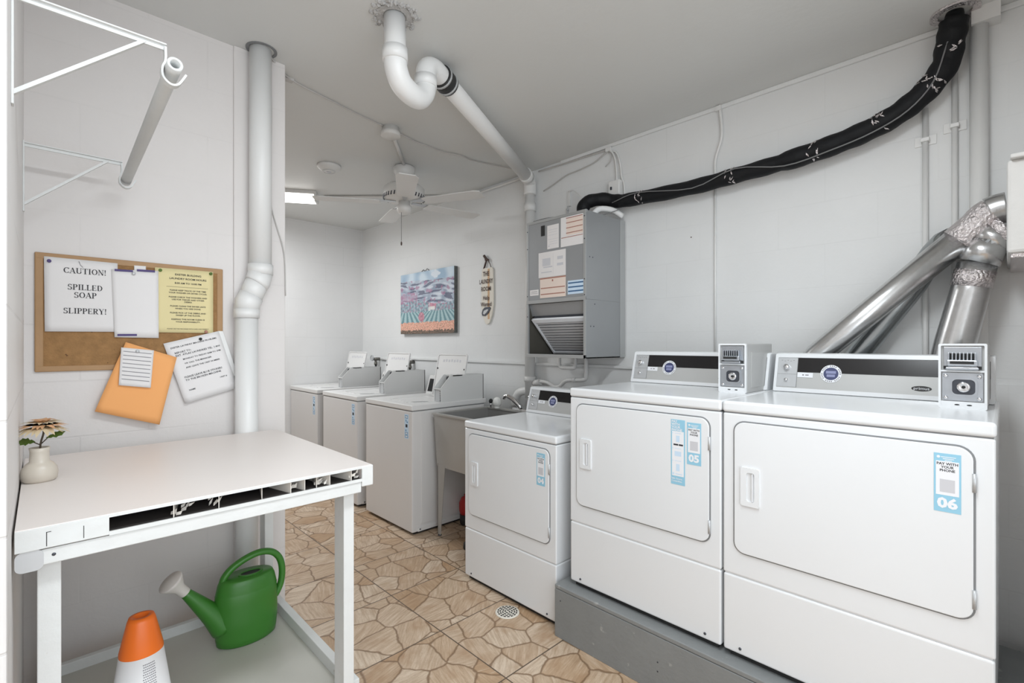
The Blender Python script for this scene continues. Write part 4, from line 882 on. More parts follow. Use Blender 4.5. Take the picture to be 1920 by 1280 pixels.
tag(link('ceiling_conduit', MB().tube([(1.76, 4.14, CZ-.012), (2.598, 3.30, CZ-.012)], .010, 10).tube(smoothpath([(2.598, 3.30, CZ-.012), (2.612, 3.28, CZ-.02), (2.612, 3.25, CZ-.028)], 3), .010, 10), M['fanw']), 'straight white conduit on the ceiling from the light to the wall', 'conduit')
# loose cable across the ceiling
cp_ = [(.735, 2.30, 2.609), (.865, 2.424, 2.609), (1.092, 2.49, 2.609), (1.30, 2.54, 2.608), (1.44, 2.562, 2.608)]
tag(link('ceiling_cable', MB().tube(smoothpath(cp_, 5), .0042, 8).box(.83, .88, 2.42, 2.45, 2.603, CZ), M['cable']), 'thin cable across the ceiling from the left pipe to the round box', 'cable')
cp_ = [(1.545, 2.58, 2.608), (1.70, 2.622, 2.609), (1.80, 2.622, 2.607), (1.916, 2.635, 2.609), (2.05, 2.60, 2.608), (2.171, 2.612, 2.609), (2.424, 2.544, 2.608), (2.52, 2.51, 2.606)]
tag(link('ceiling_cable', MB().tube(smoothpath(cp_, 5), .0042, 8), M['cable']), 'thin wavy cable across the ceiling from the round box to the stack', 'cable')
cp_ = [(.742, LY-.016, 2.60), (.745, LY-.016, 2.30), (.738, LY-.016, 2.05), (.742, LY-.016, 1.96), (.768, LY-.016, 1.86), (.792, LY-.016, 1.78), (.803, LY-.016, 1.70), (.806, LY-.016, 1.55)]
tag(link('wall_wire', MB().tube(smoothpath(cp_, 5), .0026, 6), M['cable']), 'thin wire hanging down the wall corner right of the thick pipe', 'wire')

# ================================================================= WATER VALVES
def valve(y, z, lab):
    t = thing('water_valve', lab, 'water valve', (WX-.04, y, z-.05), 'hose valves behind the washing machines')
    link('valve_body', MB().tube([(WX-.010, y, z), (WX-.075, y, z)], .017, 12).tube([(WX-.055, y, z+.005), (WX-.055, y, z-.062)], .013, 12).tube([(WX-.055, y, z-.035), (WX-.055, y, z-.062)], .018, 8), M['brass'], t)
    link('wheel', MB().ring(circ(.032, 20), circ(.020, 20), (WX-.085, y+.02, z+.012), FU, FV, (-.010, 0, 0)).tube([(WX-.07, y, z), (WX-.088, y+.02, z+.012)], .008, 8), M['silver'], t)
    link('hose', MB().tube(smoothpath([(WX-.055, y, z-.06), (WX-.057, y-.01, z-.12), (WX-.045, y-.02, z-.22), (WX-.040, y-.02, z-.42)], 4), .011, 10), M['rubber'], t)
valve(4.74, 1.165, 'left grey hose valve on the wall between the far and middle washers')
valve(4.07, 1.150, 'right grey hose valve on the wall behind the middle washing machine')
valve(4.20, 1.150, 'dark hose valve just left of the right one behind the middle washer')
tag(link('supply_pipe', MB().tube([(WX-.018, 4.12, 1.150), (WX-.018, 4.70, 1.165)], .010, 10), M['pvc']), 'thin white supply pipe joining the hose valves behind the washers', 'pipe')

# ================================================================= PICTURE
def paint_picture():
    x = WX-.040; y1, y0, z0, z1 = 4.262, 3.385, 1.425, 2.012
    nu, nv = 170, 115
    bm = bmesh.new(); lay = bm.loops.layers.color.new('paint')
    vs = [[bm.verts.new((x, y1+(y0-y1)*i/nu, z0+(z1-z0)*j/nv)) for i in range(nu+1)] for j in range(nv+1)]
    def lerp(a, b, t): t = max(0, min(1, t)); return tuple(a[k]+(b[k]-a[k])*t for k in range(3))
    def col(u, v):
        n = lambda s, o=0: mnoise.noise(Vector((u*s*1.4, v*s, o)))
        if v > .86+.02*math.sin(u*5+1):                # sky with clouds
            c = lerp((.36, .50, .64), (.66, .76, .84), .5+n(5, 1)*1.2)
            if abs(u-.68)*.7+abs(.93-v) < .07+n(20)*.03: c = (.74, .80, .86)
        elif v > .50+.04*math.sin(u*6):                # blue violet hills with dark ridges
            rd_ = mnoise.noise(Vector((u*6, v*26+math.sin(u*7)*.8, 3))); k = n(8, 3)
            c = lerp((.30, .36, .46), (.60, .66, .74), .5+k+.4*rd_)
            c = lerp(c, (.54, .62, .70), (v-.72)*4)
            if rd_ < -.18: c = lerp(c, (.09, .09, .16), .75)
            elif rd_ > .30: c = lerp(c, (.74, .76, .82), .6)
            if u < .34 and v < .68: c = lerp(c, (.46, .24, .36), .5+n(16, 5)*.8)
            if n(14, 12) > .30: c = lerp(c, (.44, .22, .34), .7)
        elif v > .36:                                  # trees, farm
            c = lerp((.20, .27, .33), (.44, .56, .62), .5+n(24, 6)*1.2)
            if .58 < u < .68+.3*(v-.4) and v > .375: c = (.62, .30, .38) if v > .43 else (.80, .78, .76)
            if .555 < u < .575: c = (.80, .78, .76)
            if n(30, 8) > .28: c = (.50, .24, .34)
        elif v > .185+.02*n(20, 2):                    # vine rows fanning out
            cx = .12 if u < .42 else .75
            k = (u-cx)/(max(.05, .55-v))*(22 if u < .42 else 26)
            c = (.16, .30, .34) if math.sin(k) > .1 else (.42, .58, .60)
            if (u-.42)**2*1.8+(v-.27)**2 < .006+n(26)*.001: c = lerp((.42, .16, .22), (.66, .36, .42), .5+n(30))
        elif v > .055+.03*n(30, 1):                    # orange poppies
            k = n(60, 7)+.6*n(95, 3); c = lerp((.70, .30, .22), (.92, .60, .46), .5+k*1.2)
            if n(80, 5) > .35: c = (.25, .20, .14)
        else: c = lerp((.09, .08, .06), (.36, .22, .16), .3+n(55, 7)*1.2)
        return c
    for j in range(nv):
        for i in range(nu):
            f = bm.faces.new((vs[j][i], vs[j][i+1], vs[j+1][i+1], vs[j+1][i])); c = col((i+.5)/nu, (j+.5)/nv)
            for l in f.loops: l[lay] = (*[k**.4545*1.0 for k in c], 1)
    t = thing('canvas_picture', 'canvas painting of lavender hills and poppies on the wall above the washers', 'picture', (x, (y0+y1)/2, z0))
    m = bpy.data.materials.new('painted_canvas'); m.use_nodes = True; N = m.node_tree.nodes
    va = N.new('ShaderNodeVertexColor'); va.layer_name = 'paint'
    m.node_tree.links.new(va.outputs[0], N['Principled BSDF'].inputs['Base Color']); N['Principled BSDF'].inputs['Roughness'].default_value = .6
    mb = MB(); mb.bm = bm; link('painting', mb, m, t)
    link('canvas_edge', MB().box(x+.0005, WX-.003, y0, y1, z0, z1), mat('canvas_edge_paint', (.10, .105, .10), .7, var=.5, vscale=30), t)
    link('hanger', MB().tube([(WX-.012, 3.79, z1-.002), (WX-.012, 3.84, z1+.028), (WX-.012, 3.87, z1+.004), (WX-.012, 3.90, z1+.024), (WX-.012, 3.95, z1-.002)], .003, 6), M['steeldk'], t)
paint_picture()

# ================================================================= LAUNDRY ROOM SIGN
t = thing('wall_sign', 'narrow wooden board sign reading The Laundry Room Help Wanted', 'sign', (WX-.01, 2.985, 1.49))
sy_, sz_ = 2.975, 1.735
o_ = Vector((WX-.004, sy_, sz_))
out = [(-.052, .215), (-.066, .20), (-.072, .05), (-.072, -.09), (-.055, -.17), (-.025, -.235), (0, -.248), (.025, -.235), (.055, -.17), (.072, -.09), (.072, .05), (.066, .20), (.052, .215)]
bd = link('board', MB().prism(out, o_, FU, FV, (-.012, 0, 0)), M['plank'], t)
f0 = o_+Vector((-.012, 0, 0))
s1 = MB(); plate(s1, .018, 0, .024, .41, f0, FU, FV, .0002, .0003); link('stripe', s1, M['tan'], bd)
tx = MB()
for s_, zz, sz2, sxx in (('THE', .165, .052, .8), ('LAUNDRY', .103, .050, .72), ('ROOM', .042, .050, .8)): text_into(tx, s_, f0+FV*zz+FU*-.012, FU, FV, sz2, bold=.02, sx=sxx, lift=.004)
for s_, zz in (('Help', -.032), ('Wanted', -.084)): text_into(tx, s_, f0+FV*zz+FU*-.010, FU, FV, .048, bold=.02, sx=.85, lift=.004)
link('lettering', tx, M['ribbon'], bd)
ir = MB().prism([(-.062, -.155), (-.050, -.125), (-.025, -.108), (.035, -.105), (.045, -.118), (.020, -.155), (-.02, -.178), (-.055, -.175)], f0, FU, FV, (-.006, 0, 0)); io = link('iron_figure', ir, M['steeldk'], bd)
link('iron_plate', MB().prism([(-.045, -.158), (-.035, -.135), (.008, -.124), (.022, -.128), (.0, -.150), (-.03, -.168)], f0+Vector((-.006, 0, 0)), FU, FV, (-.001, 0, 0)), M['silver'], io)
rb = MB().tube([(WX-.012, 3.02, sz_+.212), (WX-.012, 2.99, sz_+.275), (WX-.012, 2.975, sz_+.285)], .009, 8, fl=.6).tube([(WX-.012, 2.975, sz_+.285), (WX-.012, 2.945, sz_+.245), (WX-.012, 2.93, sz_+.212)], .003, 8)
rb.sphere((WX-.018, 2.985, sz_+.285), .014, (.7, 1.2, 1)).tube([(WX-.018, 2.985, sz_+.29), (WX-.020, 3.010, sz_+.318)], .011, 8).tube([(WX-.018, 2.985, sz_+.29), (WX-.020, 2.955, sz_+.275)], .008, 8)
link('ribbon', rb, M['ribbon'], t)

# ================================================================= BULLETIN BOARD
t = thing('bulletin_board', 'oak-framed cork bulletin board on the left wall above the table', 'bulletin board', (.27, LY-.01, 1.23))
bx0, bx1, bz0, bz1 = -.016, .553, 1.232, 1.645
link('cork_panel', MB().box(bx0+.01, bx1-.01, LY-.008, LY-.001, bz0+.01, bz1-.01), M['cork'], t)
fr = MB().box(bx0, bx1, LY-.011, LY, bz1-.022, bz1, bev=.003).box(bx0, bx1, LY-.011, LY, bz0, bz0+.020, bev=.003).box(bx0, bx0+.022, LY-.011, LY, bz0+.016, bz1-.018, bev=.003).box(bx1-.022, bx1, LY-.011, LY, bz0+.016, bz1-.018, bev=.003)
link('frame', fr, M['oak'], t)
BU, BV, BN = Vector((1, 0, 0)), Vector((0, 0, 1)), Vector((0, -1, 0))
def sheet(name, lab, quad, y, m, cat='paper', th=.0012, bow=.0, group='papers pinned to the bulletin board'):
    """quad: four (x,z) corners TL TR BR BL; gently bowed sheet"""
    bm = bmesh.new(); n = 10; vs = []
    for j in range(n+1):
        row = []
        for i in range(n+1):
            u_, w_ = i/n, j/n
            x_ = (quad[0][0]*(1-u_)+quad[1][0]*u_)*(1-w_)+(quad[3][0]*(1-u_)+quad[2][0]*u_)*w_
            z_ = (quad[0][1]*(1-u_)+quad[1][1]*u_)*(1-w_)+(quad[3][1]*(1-u_)+quad[2][1]*u_)*w_
            row.append(bm.verts.new((x_, y-bow*w_*w_, z_)))
        vs.append(row)
    for j in range(n):
        for i in range(n): bm.faces.new((vs[j][i], vs[j+1][i], vs[j+1][i+1], vs[j][i+1]))
    bmesh.ops.recalc_face_normals(bm, faces=bm.faces)
    mb = MB(); mb._join(bm, True); t_ = thing(name, lab, cat, (sum(q[0] for q in quad)/4, y, min(q[1] for q in quad)), group)
    o = link('sheet', mb, m, t_); md = o.modifiers.new('thick', 'SOLIDIFY'); md.thickness = th; md.offset = 0
    return t_
def pin(par, x, z, y, m): link('push_pin', MB().lathe([(.006, 0), (.006, .004), (.004, .006), (0, .006)], (x, y, z), 12, axis=(0, -1, 0)), m, par)
ys = LY-.0125
s = sheet('caution_notice', 'white caution notice about slippery spilled soap, leftmost on the board', [(.007, 1.632), (.205, 1.630), (.205, 1.374), (.009, 1.372)], ys, M['paper'], 'notice')
tx = MB()
for w_, zz in (('CAUTION!', 1.590), ('SPILLED', 1.532), ('SOAP', 1.504), ('SLIPPERY!', 1.447)): serif_text(tx, w_, (.115, ys, zz), BU, BV, .0195, 1.02, .0022)
link('lettering', tx, M['ink'], s)
link('hair_crack', MB().tube([(.097, ys-.002, 1.625), (.101, ys-.002, 1.612), (.108, ys-.002, 1.604)], .0008, 5), M['inkgrey'], s)
pin(s, .020, 1.617, ys-.001, M['purple'])
s = sheet('blank_notice', 'plain white sheet with purple bars in the middle of the bulletin board', [(.187, 1.606), (.329, 1.614), (.330, 1.352), (.196, 1.354)], ys-.003, M['paper'], 'notice')
for (x0, x1_, z_) in ((.196, .250, 1.600), (.262, .318, 1.606), (.204, .262, 1.358)): link('purple_bar', MB().prism([(x0, z_), (x1_, z_+.001), (x1_, z_+.009), (x0, z_+.008)], (0, ys-.0045, 0), BU, BV, (0, -.0005, 0)), M['purple'], s)
pin(s, .252, 1.596, ys-.0045, M['silver'])
s = sheet('top_slip', 'small white slip tucked behind the plain sheet under the top frame', [(.254, 1.628), (.290, 1.629), (.290, 1.60), (.254, 1.60)], ys, M['paper'], 'paper slip')
ysy = ys-.0012
s = sheet('rules_notice', 'yellow laundry rules notice at the right of the bulletin board', [(.318, 1.628), (.516, 1.630), (.516, 1.374), (.320, 1.374)], ysy, M['yellow'], 'notice')
tx = MB()
lines = [('EXETER BUILDING', 1.606, .0105), ('LAUNDRY ROOM HOURS', 1.590, .0105), ('8:00 AM TO 10:00 PM', 1.572, .0095),
         ('PLEASE KEEP TRACK OF THE TIME', 1.543, .0078), ('YOUR WASHER OR DRYER CYCLES.', 1.533, .0078), ('PLEASE CHECK THE WASHERS AND', 1.516, .0078), ('USE FOR TISSUES AND OTHER', 1.506, .0078), ('DEBRIS.', 1.497, .0078),
         ('PLEASE CLEAN THE DRYER LINTS', 1.480, .0078), ('WHEN YOU ARE DONE.', 1.470, .0078), ('PLEASE PICK UP THE DEBRIS AND', 1.453, .0078), ('SWEEP UP THE FLOOR.', 1.443, .0078), ('KEEPING THIS ROOM CLEAN IS', 1.427, .0078), ('YOUR RESPONSIBILITY.', 1.417, .0078)]
for w_, zz, s_ in lines: text_into(tx, w_, (.428, ysy, zz), BU, BV, s_, bold=.015, sx=1.05, lift=.0018)
tx.prism([(.355, 1.5565), (.497, 1.5565), (.497, 1.5573), (.355, 1.5573)], (0, ysy-.0015, 0), BU, BV, (0, -.0003, 0)); text_into(tx, 'PLEASE USE THE MACHINES WITH CARE AND RESPECT', (.428, ysy, 1.389), BU, BV, .0058, lift=.0018)
link('lettering', tx, M['ink'], s)
for (x_, z_) in ((.335, 1.618), (.507, 1.621)): pin(s, x_, z_, ysy-.001, M['leaf'])
pin(s, .490, 1.379, ysy-.001, M['redlab'])
# orange paper and card
s = sheet('orange_paper', 'bright orange paper hanging tilted off the bottom of the bulletin board', [(.228, 1.336), (.388, 1.275), (.330, 1.015), (.139, 1.085)], LY-.022, M['orangep'], 'paper', bow=.012)
s = sheet('lined_card', 'small lined white card pinned over the orange paper', [(.214, 1.316), (.313, 1.304), (.302, 1.160), (.206, 1.176)], LY-.030, M['paper'], 'card', bow=.006)
ll = MB()
for q in range(8):
    w_ = .10+q*.105; xl = .214-.008*w_; xr_ = .313-.011*w_; zl = 1.316-.140*w_; zr = 1.304-.144*w_
    ll.prism([(xl+.007, zl-.001), (xr_-.006, zr), (xr_-.006, zr+.0022), (xl+.007, zl+.0012)], (0, LY-.0312-.006*w_*w_, 0), BU, BV, (0, -.0006, 0))
link('ruled_lines', ll, M['inkgrey'], s); pin(s, .262, 1.301, LY-.031, M['silver'])
# tilted notice
yt = LY-.0145
A_, B_, D_ = Vector((.345, yt, 1.330)), Vector((.536, yt, 1.383)), Vector((.418, yt, 1.087))
s = sheet('tilted_notice', 'white typed notice pinned tilted at the lower right corner of the board', [(A_.x, A_.z), (B_.x, B_.z), (B_.x+D_.x-A_.x, B_.z+D_.z-A_.z), (D_.x, D_.z)], yt, M['paper'], 'notice', bow=.0)
tu = (B_-A_).normalized(); tv = (A_-D_).normalized(); tv = (tv-tu*tv.dot(tu)*0).normalized()
tx = MB()
def tl(s_, a, b, size, al='CENTER', bold=.012):
    p = A_+(B_-A_)*a+(D_-A_)*b
    cu = bpy.data.curves.new('txt', 'FONT'); cu.body = s_; cu.size = 1; cu.align_x = al; cu.align_y = 'CENTER'; cu.offset = bold; cu.resolution_u = 1
    ob = bpy.data.objects.new('txt', cu); C.objects.link(ob); me = bpy.data.meshes.new_from_object(ob.evaluated_get(bpy.context.evaluated_depsgraph_get()))
    for v_ in me.vertices: v_.co = p+tu*v_.co.x*size+tv*v_.co.y*size+BN*.0018
    tx.bm.from_mesh(me); bpy.data.objects.remove(ob); bpy.data.curves.remove(cu); bpy.data.meshes.remove(me)
for s_, a, b_, z_, al in (('EXETER LAUNDRY MACHINE PROBLEMS', .50, .10, .0092, 'CENTER'), ('REPORT TO:', .12, .19, .0105, 'LEFT'), ('EXT. ATLAS LAUNDRIES TEL. 1-800', .12, .235, .0105, 'LEFT'), ('MONDAY TO FRIDAY 8AM TO 5PM', .22, .31, .0088, 'LEFT'), ('OR CALL THE MANAGER', .22, .38, .0088, 'LEFT'), ('AND LEAVE THE UNIT NUMBER', .22, .45, .0088, 'LEFT'), ('PLEASE LEAVE BLUE STICKERS', .14, .595, .0105, 'LEFT'), ('TO THE BROKEN MACHINE', .14, .645, .0105, 'LEFT'), ('NAME', .14, .81, .0085, 'LEFT'), ('UNIT #', .74, .745, .0085, 'LEFT')): tl(s_, a, b_, z_, al)
link('lettering', tx, M['ink'], s); pin(s, .470, 1.349, yt-.001, M['matteblack'])
link('clip_strip', MB().prism([(0, 0), (.016, 0), (.016, .20), (0, .20)], Vector((.536, yt+.003, 1.383))-Vector((0, 0, .0))+(D_-A_)*.0, BU, (D_-A_).normalized(), (0, -.002, 0)), M['pvc'], s)

# ================================================================= TABLE
t = thing('worktable', 'white worktable with a torn hollow-core top against the bulletin board wall', 'table', (.36, 1.80, 0))
TX0, TX1, TY0, TY1, TZ = -.038, .734, 1.375, 2.228, .957  # table, watering can, cone and vase scaled down about the camera position
tp = MB().box(TX0, TX1, TY0, TY1, TZ-.005, TZ, bev=.001).box(TX0, TX1-.01, TY0+.002, TY1, TZ-.045, TZ-.040)
tp.box(TX0, .107, TY0+.001, TY1, TZ-.041, TZ-.004).box(TX1-.033, TX1, TY0+.001, TY1, TZ-.057, TZ-.001, bev=.002).box(TX0, TX1, TY1-.03, TY1, TZ-.041, TZ-.004)
top = link('tabletop', tp, M['tabletop'], t)
link('front_edge', MB().box(TX0, .107, TY0-.003, TY0+.001, TZ-.045, TZ-.002, bev=.001).box(.107, TX1-.032, TY0-.002, TY0+.002, TZ-.047, TZ-.038).box(.107, TX1-.032, TY0-.002, TY0+.002, TZ-.0075, TZ-.002).box(TX1-.034, TX1+.003, TY0-.003, TY0+.006, TZ-.063, TZ-.001, bev=.003), M['tablewood'], top)
link('core_shade', MB().box(.107, TX1-.034, TY0+.004, TY1-.04, TZ-.040, TZ-.0388).box(.107, TX1-.034, TY0+.20, TY0+.21, TZ-.040, TZ-.006), M['hollow'], top)  # near-black lining paints the shade inside the hollow core
random.seed(11)
for x_ in (.224, .318, .418, .492, .530, .563, .602, .668):
    link('core_strip', MB().prism([(0, 0), (.10, 0), (.10, .032), (0, .032)], (x_, TY0+.004, TZ-.0388), (.25*random.choice((-1, 1)), 1, 0), (0, 0, 1), (.0018, 0, 0)), M['card'], top)
for x_, w_ in ((.243, .022), (.312, .010), (.497, .012), (.575, .014), (.678, .020)):
    m_ = MB()
    for q in range(6): m_.prism([(0, 0), (.004+random.random()*.008, .002), (.012, .008+random.random()*.010), (.001, .006)], (x_+random.uniform(-w_, w_), TY0+.008+random.random()*.03, TZ-.038+random.random()*.016), (1, random.uniform(-1.2, 1.2), 0), (0, .5, 1), (0, .0006, 0))
    link('torn_paper', m_, M['card'], top)
link('edge_mark', MB().box(.0645, .0657, TY0-.0034, TY0-.002, TZ-.040, TZ-.014), M['matteblack'], top)
link('edge_mark', MB().box(.0075, .0088, TY0-.0034, TY0-.002, TZ-.041, TZ-.012).box(.0075, .015, TY0-.0034, TY0-.002, TZ-.013, TZ-.0118), M['matteblack'], top)
link('front_rail', MB().box(-.008, .700, TY0+.002, TY0+.033, TZ-.080, TZ-.048, bev=.002), M['tablewood'], t)
link('rail_screw', MB().lathe([(.0035, 0), (.003, .001), (0, .001)], (.019, TY0+.002, TZ-.062), 10, axis=(0, -1, 0)), M['steeldk'], t)
link('side_rail', MB().box(.668, .700, TY0+.033, TY1, TZ-.080, TZ-.046), M['tablewood'], t)
link('rear_rail', MB().box(-.01, .668, TY1-.03, TY1, TZ-.080, TZ-.046), M['tablewood'], t)
link('left_rail', MB().box(-.012, .010, TY0+.033, TY1-.03, TZ-.080, TZ-.046), M['tablewood'], t)
link('corner_bracket', MB().prism(rrect(.042, .042, .012, 5, 0, 0), (-.017, TY0, TZ-.066), BU, BV, (0, .004, 0)), M['silver'], t)
for (a, b_, c_, d_) in ((-.006, .031, TY0+.034, TY0+.082), (.659, .692, TY0+.034, TY0+.100), (-.006, .028, TY1-.088, TY1-.032), (.659, .692, TY1-.095, TY1-.032)):
    link('leg', MB().box(a, b_, c_, d_, 0, TZ-.080, bev=.002), M['tablewood'], t)
link('shelf', MB().box(-.004, .702, TY0+.096, TY1-.02, .217, .232), M['shelf'], t)
link('shelf_side_rail', MB().box(.693, .722, TY0+.058, TY1-.01, .213, .272, bev=.002), M['tablewood'], t)
link('shelf_rear_rail', MB().box(-.004, .658, TY1-.045, TY1-.022, .213, .266, bev=.002), M['tablewood'], t)
link('shelf_front_rail', MB().box(.032, .657, TY0+.058, TY0+.082, .203, .237, bev=.002), M['tablewood'], t)

# ================================================================= WATERING CAN
wc = Vector((.552, 1.991, .232)); KS = .955
t = thing('watering_can', 'green plastic watering can with a white rose on the lower shelf', 'watering can', wc)
prof = [(0, 0), (.85, 0), (.93, .006), (.965, .030), (.99, .062), (1.0, .065), (1.0, .100), (.985, .16), (.975, .196), (.965, .198), (.955, .205), (.90, .235), (.84, .250), (.80, .254), (.0, .254)]
link('body', MB().lathe([(r*.107, h*.936) for r, h in prof], wc, 40, sx=1.0, sy=.62), M['green'], t)
link('filler_hole', MB().prism(circ(.034, 24, .0, 0, .019), wc+Vector((.012, -.004, .2380)), (1, 0, 0), (0, 1, 0), (0, 0, .0008)), M['matteblack'], t)
link('filler_rim', MB().ring(circ(.042, 28, 0, 0, .026), circ(.034, 28, 0, 0, .019), wc+Vector((.012, -.004, .236)), (1, 0, 0), (0, 1, 0), (0, 0, .006)), M['green'], t)
hp = [(-.085, 0, .228), (-.078, 0, .258), (-.045, 0, .290), (.010, 0, .313), (.055, 0, .318), (.095, 0, .305), (.122, 0, .272), (.132, 0, .225), (.128, 0, .175), (.112, 0, .138), (.100, 0, .125)]
link('handle', MB().tube(smoothpath([wc+Vector(p)*KS for p in hp], 5), .012, 14, fl=1.15), M['green'], t)
spp = smoothpath([wc+Vector(p)*KS for p in ((-.078, 0, .075), (-.115, 0, .130), (-.160, 0, .190), (-.205, 0, .248))], 5)
link('spout', MB().tube(spp, [.046-.030*i/(len(spp)-1) for i in range(len(spp))], 20), M['green'], t)
rp = wc+Vector((-.205, 0, .248))*KS; rd = Vector((-.62, -.10, .78)).normalized()
link('rose', MB().lathe([(0, -.012), (.0155, -.012), (.0175, 0), (.019, .028), (.036, .058), (.040, .066), (.038, .070), (0, .074)], rp, 24, axis=rd), M['rose'], t)

# ================================================================= WET FLOOR CONE
cc = Vector((.198, 1.666, .232))
t = thing('floor_cone', 'orange-topped white caution cone standing on the lower shelf', 'cone', cc)
link('white_sleeve', MB().lathe([(0, 0), (.100, 0), (.100, .008), (.084, .012), (.0497, .256), (0, .256)], cc, 36, sx=1.0, sy=.9), M['conew'], t)
link('orange_top', MB().lathe([(.0502, .250), (.0502, .260), (.0325, .339), (.0285, .350), (.017, .350), (.016, .340), (0, .340)], cc, 36, sx=1.0, sy=.9), M['conor'], t)
pr = MB()
for q in range(13):
    z_ = .234-q*.0062; r_ = .0502+(.256-z_)*.137
    for k in range(7):
        a = -1.62+.075*k+(.02 if q % 2 else 0)
        p = cc+Vector((math.cos(a)*r_*1.0, math.sin(a)*r_*.9, z_)); u_ = Vector((-math.sin(a), math.cos(a), 0))
        pr.prism([(0, 0), (.0028, 0), (.0028, .0022), (0, .0022)], p, u_, (0, 0, 1), Vector((math.cos(a), math.sin(a), 0))*.0006)
link('fine_print', pr, M['inkgrey'], t)

# ================================================================= VASE WITH FLOWER
vc = Vector((-.003, 1.838, TZ))
t = thing('flower_vase', 'cream ceramic vase on the left edge of the white table', 'vase', vc)
link('vessel', MB().lathe([(0, 0), (.030, 0), (.036, .006), (.038, .022), (.036, .036), (.028, .048), (.0205, .054), (.0195, .080), (.0215, .091), (.0175, .091), (.016, .06), (0, .055)], vc, 32), M['ceramic'], t)
fc = vc+Vector((.006, 0, .150))
t = thing('artificial_flower', 'single peach dahlia with green leaves in the cream vase', 'flower', vc+Vector((0, 0, .06)))
link('stem', MB().tube(smoothpath([vc+Vector((0, 0, .058)), vc+Vector((.002, 0, .10)), vc+Vector((.008, 0, .13)), fc], 4), .0022, 8).tube([vc+Vector((.003, 0, .100)), vc+Vector((.018, -.004, .118))], .0014, 6).tube([vc+Vector((.001, 0, .098)), vc+Vector((-.012, 0, .107))], .0014, 6), M['stem'], t)
random.seed(5)
def petals(n, r0, r1, z0, z1, w, m, nm):
    mb = MB()
    for q in range(n):
        a = 2*PI*q/n+random.uniform(-.1, .1); d = Vector((math.cos(a), math.sin(a), 0)); s_ = Vector((-math.sin(a), math.cos(a), 0)); rr_ = r1*random.uniform(.85, 1.08)
        b = bmesh.new(); P0 = fc+d*r0+Vector((0, 0, z0)); P1 = fc+d*(rr_*.6)+Vector((0, 0, (z0+z1)/2+.004)); P2 = fc+d*rr_+Vector((0, 0, z1+random.uniform(-.003, .003)))
        vs = [b.verts.new(P0-s_*w*.3), b.verts.new(P0+s_*w*.3), b.verts.new(P1+s_*w), b.verts.new(P2), b.verts.new(P1-s_*w)]
        b.faces.new((vs[0], vs[1], vs[2], vs[4])); b.faces.new((vs[4], vs[2], vs[3])); ext = bmesh.ops.solidify(b, geom=b.faces[:], thickness=.0006)
        bmesh.ops.recalc_face_normals(b, faces=b.faces); mb._join(b, False)
    link(nm, mb, m, t)
petals(26, .004, .058, .0, -.022, .0075, M['petal2'], 'outer_petals')
petals(24, .004, .054, .004, -.004, .0065, M['petal'], 'middle_petals')
petals(18, .003, .046, .006, .008, .006, M['petal2'], 'upper_petals')
petals(14, .003, .032, .008, .017, .005, M['petal'], 'inner_petals')
def leafm(c, d, L_, w):
    d = Vector(d).normalized(); s_ = d.cross(Vector((0, -.5, 1))).normalized(); P_ = []
    pts = [(0, 0), (.25, .5), (.35, .38), (.5, .9), (.6, .65), (.8, .8), (.85, .45), (1, 0), (.85, -.45), (.8, -.8), (.6, -.65), (.5, -.9), (.35, -.38), (.25, -.5)]
    n = d.cross(s_).normalized()
    return MB().prism([(a*L_, b*w) for a, b in pts], c, d, s_, n*.0008)
link('leaf', leafm(vc+Vector((-.008, -.002, .108)), (-1, .1, .12), .034, .020), M['leaf'], t)
link('leaf', leafm(vc+Vector((.012, -.004, .116)), (1, -.1, .35), .042, .016), M['leaf'], t)

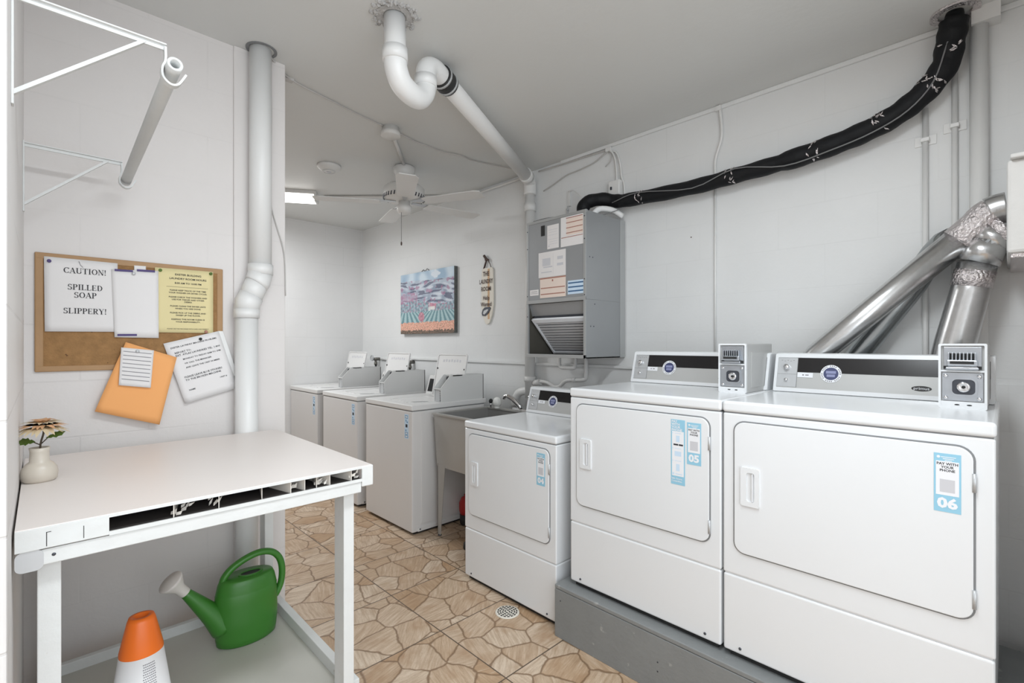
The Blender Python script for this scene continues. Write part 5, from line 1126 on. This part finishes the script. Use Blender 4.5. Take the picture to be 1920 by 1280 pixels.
# ================================================================= CLOSET ROD AND BRACKETS
rx = .219
def bracket(y, zarm, lab):
    t = thing('rod_bracket', lab, 'bracket', (-.042, y, zarm-.2), 'white closet rod brackets')
    link('wall_plate', MB().box(-.042, -.038, y-.010, y+.010, zarm-.215, zarm+.012, bev=.001), M['tablewood'], t)
    link('arm', MB().box(-.040, rx-.012, y-.003, y+.003, zarm-.006, zarm+.008, bev=.001).box(-.040, rx-.012, y-.010, y+.010, zarm+.004, zarm+.0075, bev=.001), M['tablewood'], t)
    link('brace', MB().prism([(-.040, zarm-.196), (-.040, zarm-.186), (.160, zarm-.002), (.170, zarm-.002)], (0, y-.006, 0), BU, BV, (0, .012, 0)), M['tablewood'], t)
    hk = [(rx-.014, zarm), (rx-.014, zarm-.030), (rx-.020, zarm-.050), (rx-.018, zarm-.070), (rx-.004, zarm-.082), (rx+.010, zarm-.078), (rx+.020, zarm-.062), (rx+.026, zarm-.050)]
    hp_ = [(p[0], p[2]) for p in smoothpath([(a, y, b) for a, b in hk], 4)]; nn_ = []
    for i in range(len(hp_)):
        a_, b_ = hp_[max(0, i-1)], hp_[min(len(hp_)-1, i+1)]; l_ = math.hypot(b_[0]-a_[0], b_[1]-a_[1]); nn_.append((-(b_[1]-a_[1])/l_*.0022, (b_[0]-a_[0])/l_*.0022))
    link('hook', MB().prism([(p[0]+n[0], p[1]+n[1]) for p, n in zip(hp_, nn_)]+[(p[0]-n[0], p[1]-n[1]) for p, n in list(zip(hp_, nn_))[::-1]], (0, y-.010, 0), BU, BV, (0, .020, 0)), M['tablewood'], t)
bracket(1.36, 2.012, 'near white rod bracket at the top left corner of the view')
bracket(2.20, 1.968, 'far white rod bracket at the left end of the bulletin board wall')
zr0, zr1 = 1.967, 1.915
b = MB(); bm = bmesh.new()
p0, p1 = Vector((rx, 1.325, zr0)), Vector((rx, 2.225, zr1)); ax = (p1-p0).normalized()
rodm = MB().tube([p0, p0+ax*.02, p1], .0155, 24, caps=False)
o = link('closet_rod', rodm, M['tablewood']); md = o.modifiers.new('wall', 'SOLIDIFY'); md.thickness = .0055; md.offset = -1
tag(o, 'white hollow closet rod held by the two wall brackets', 'rod')
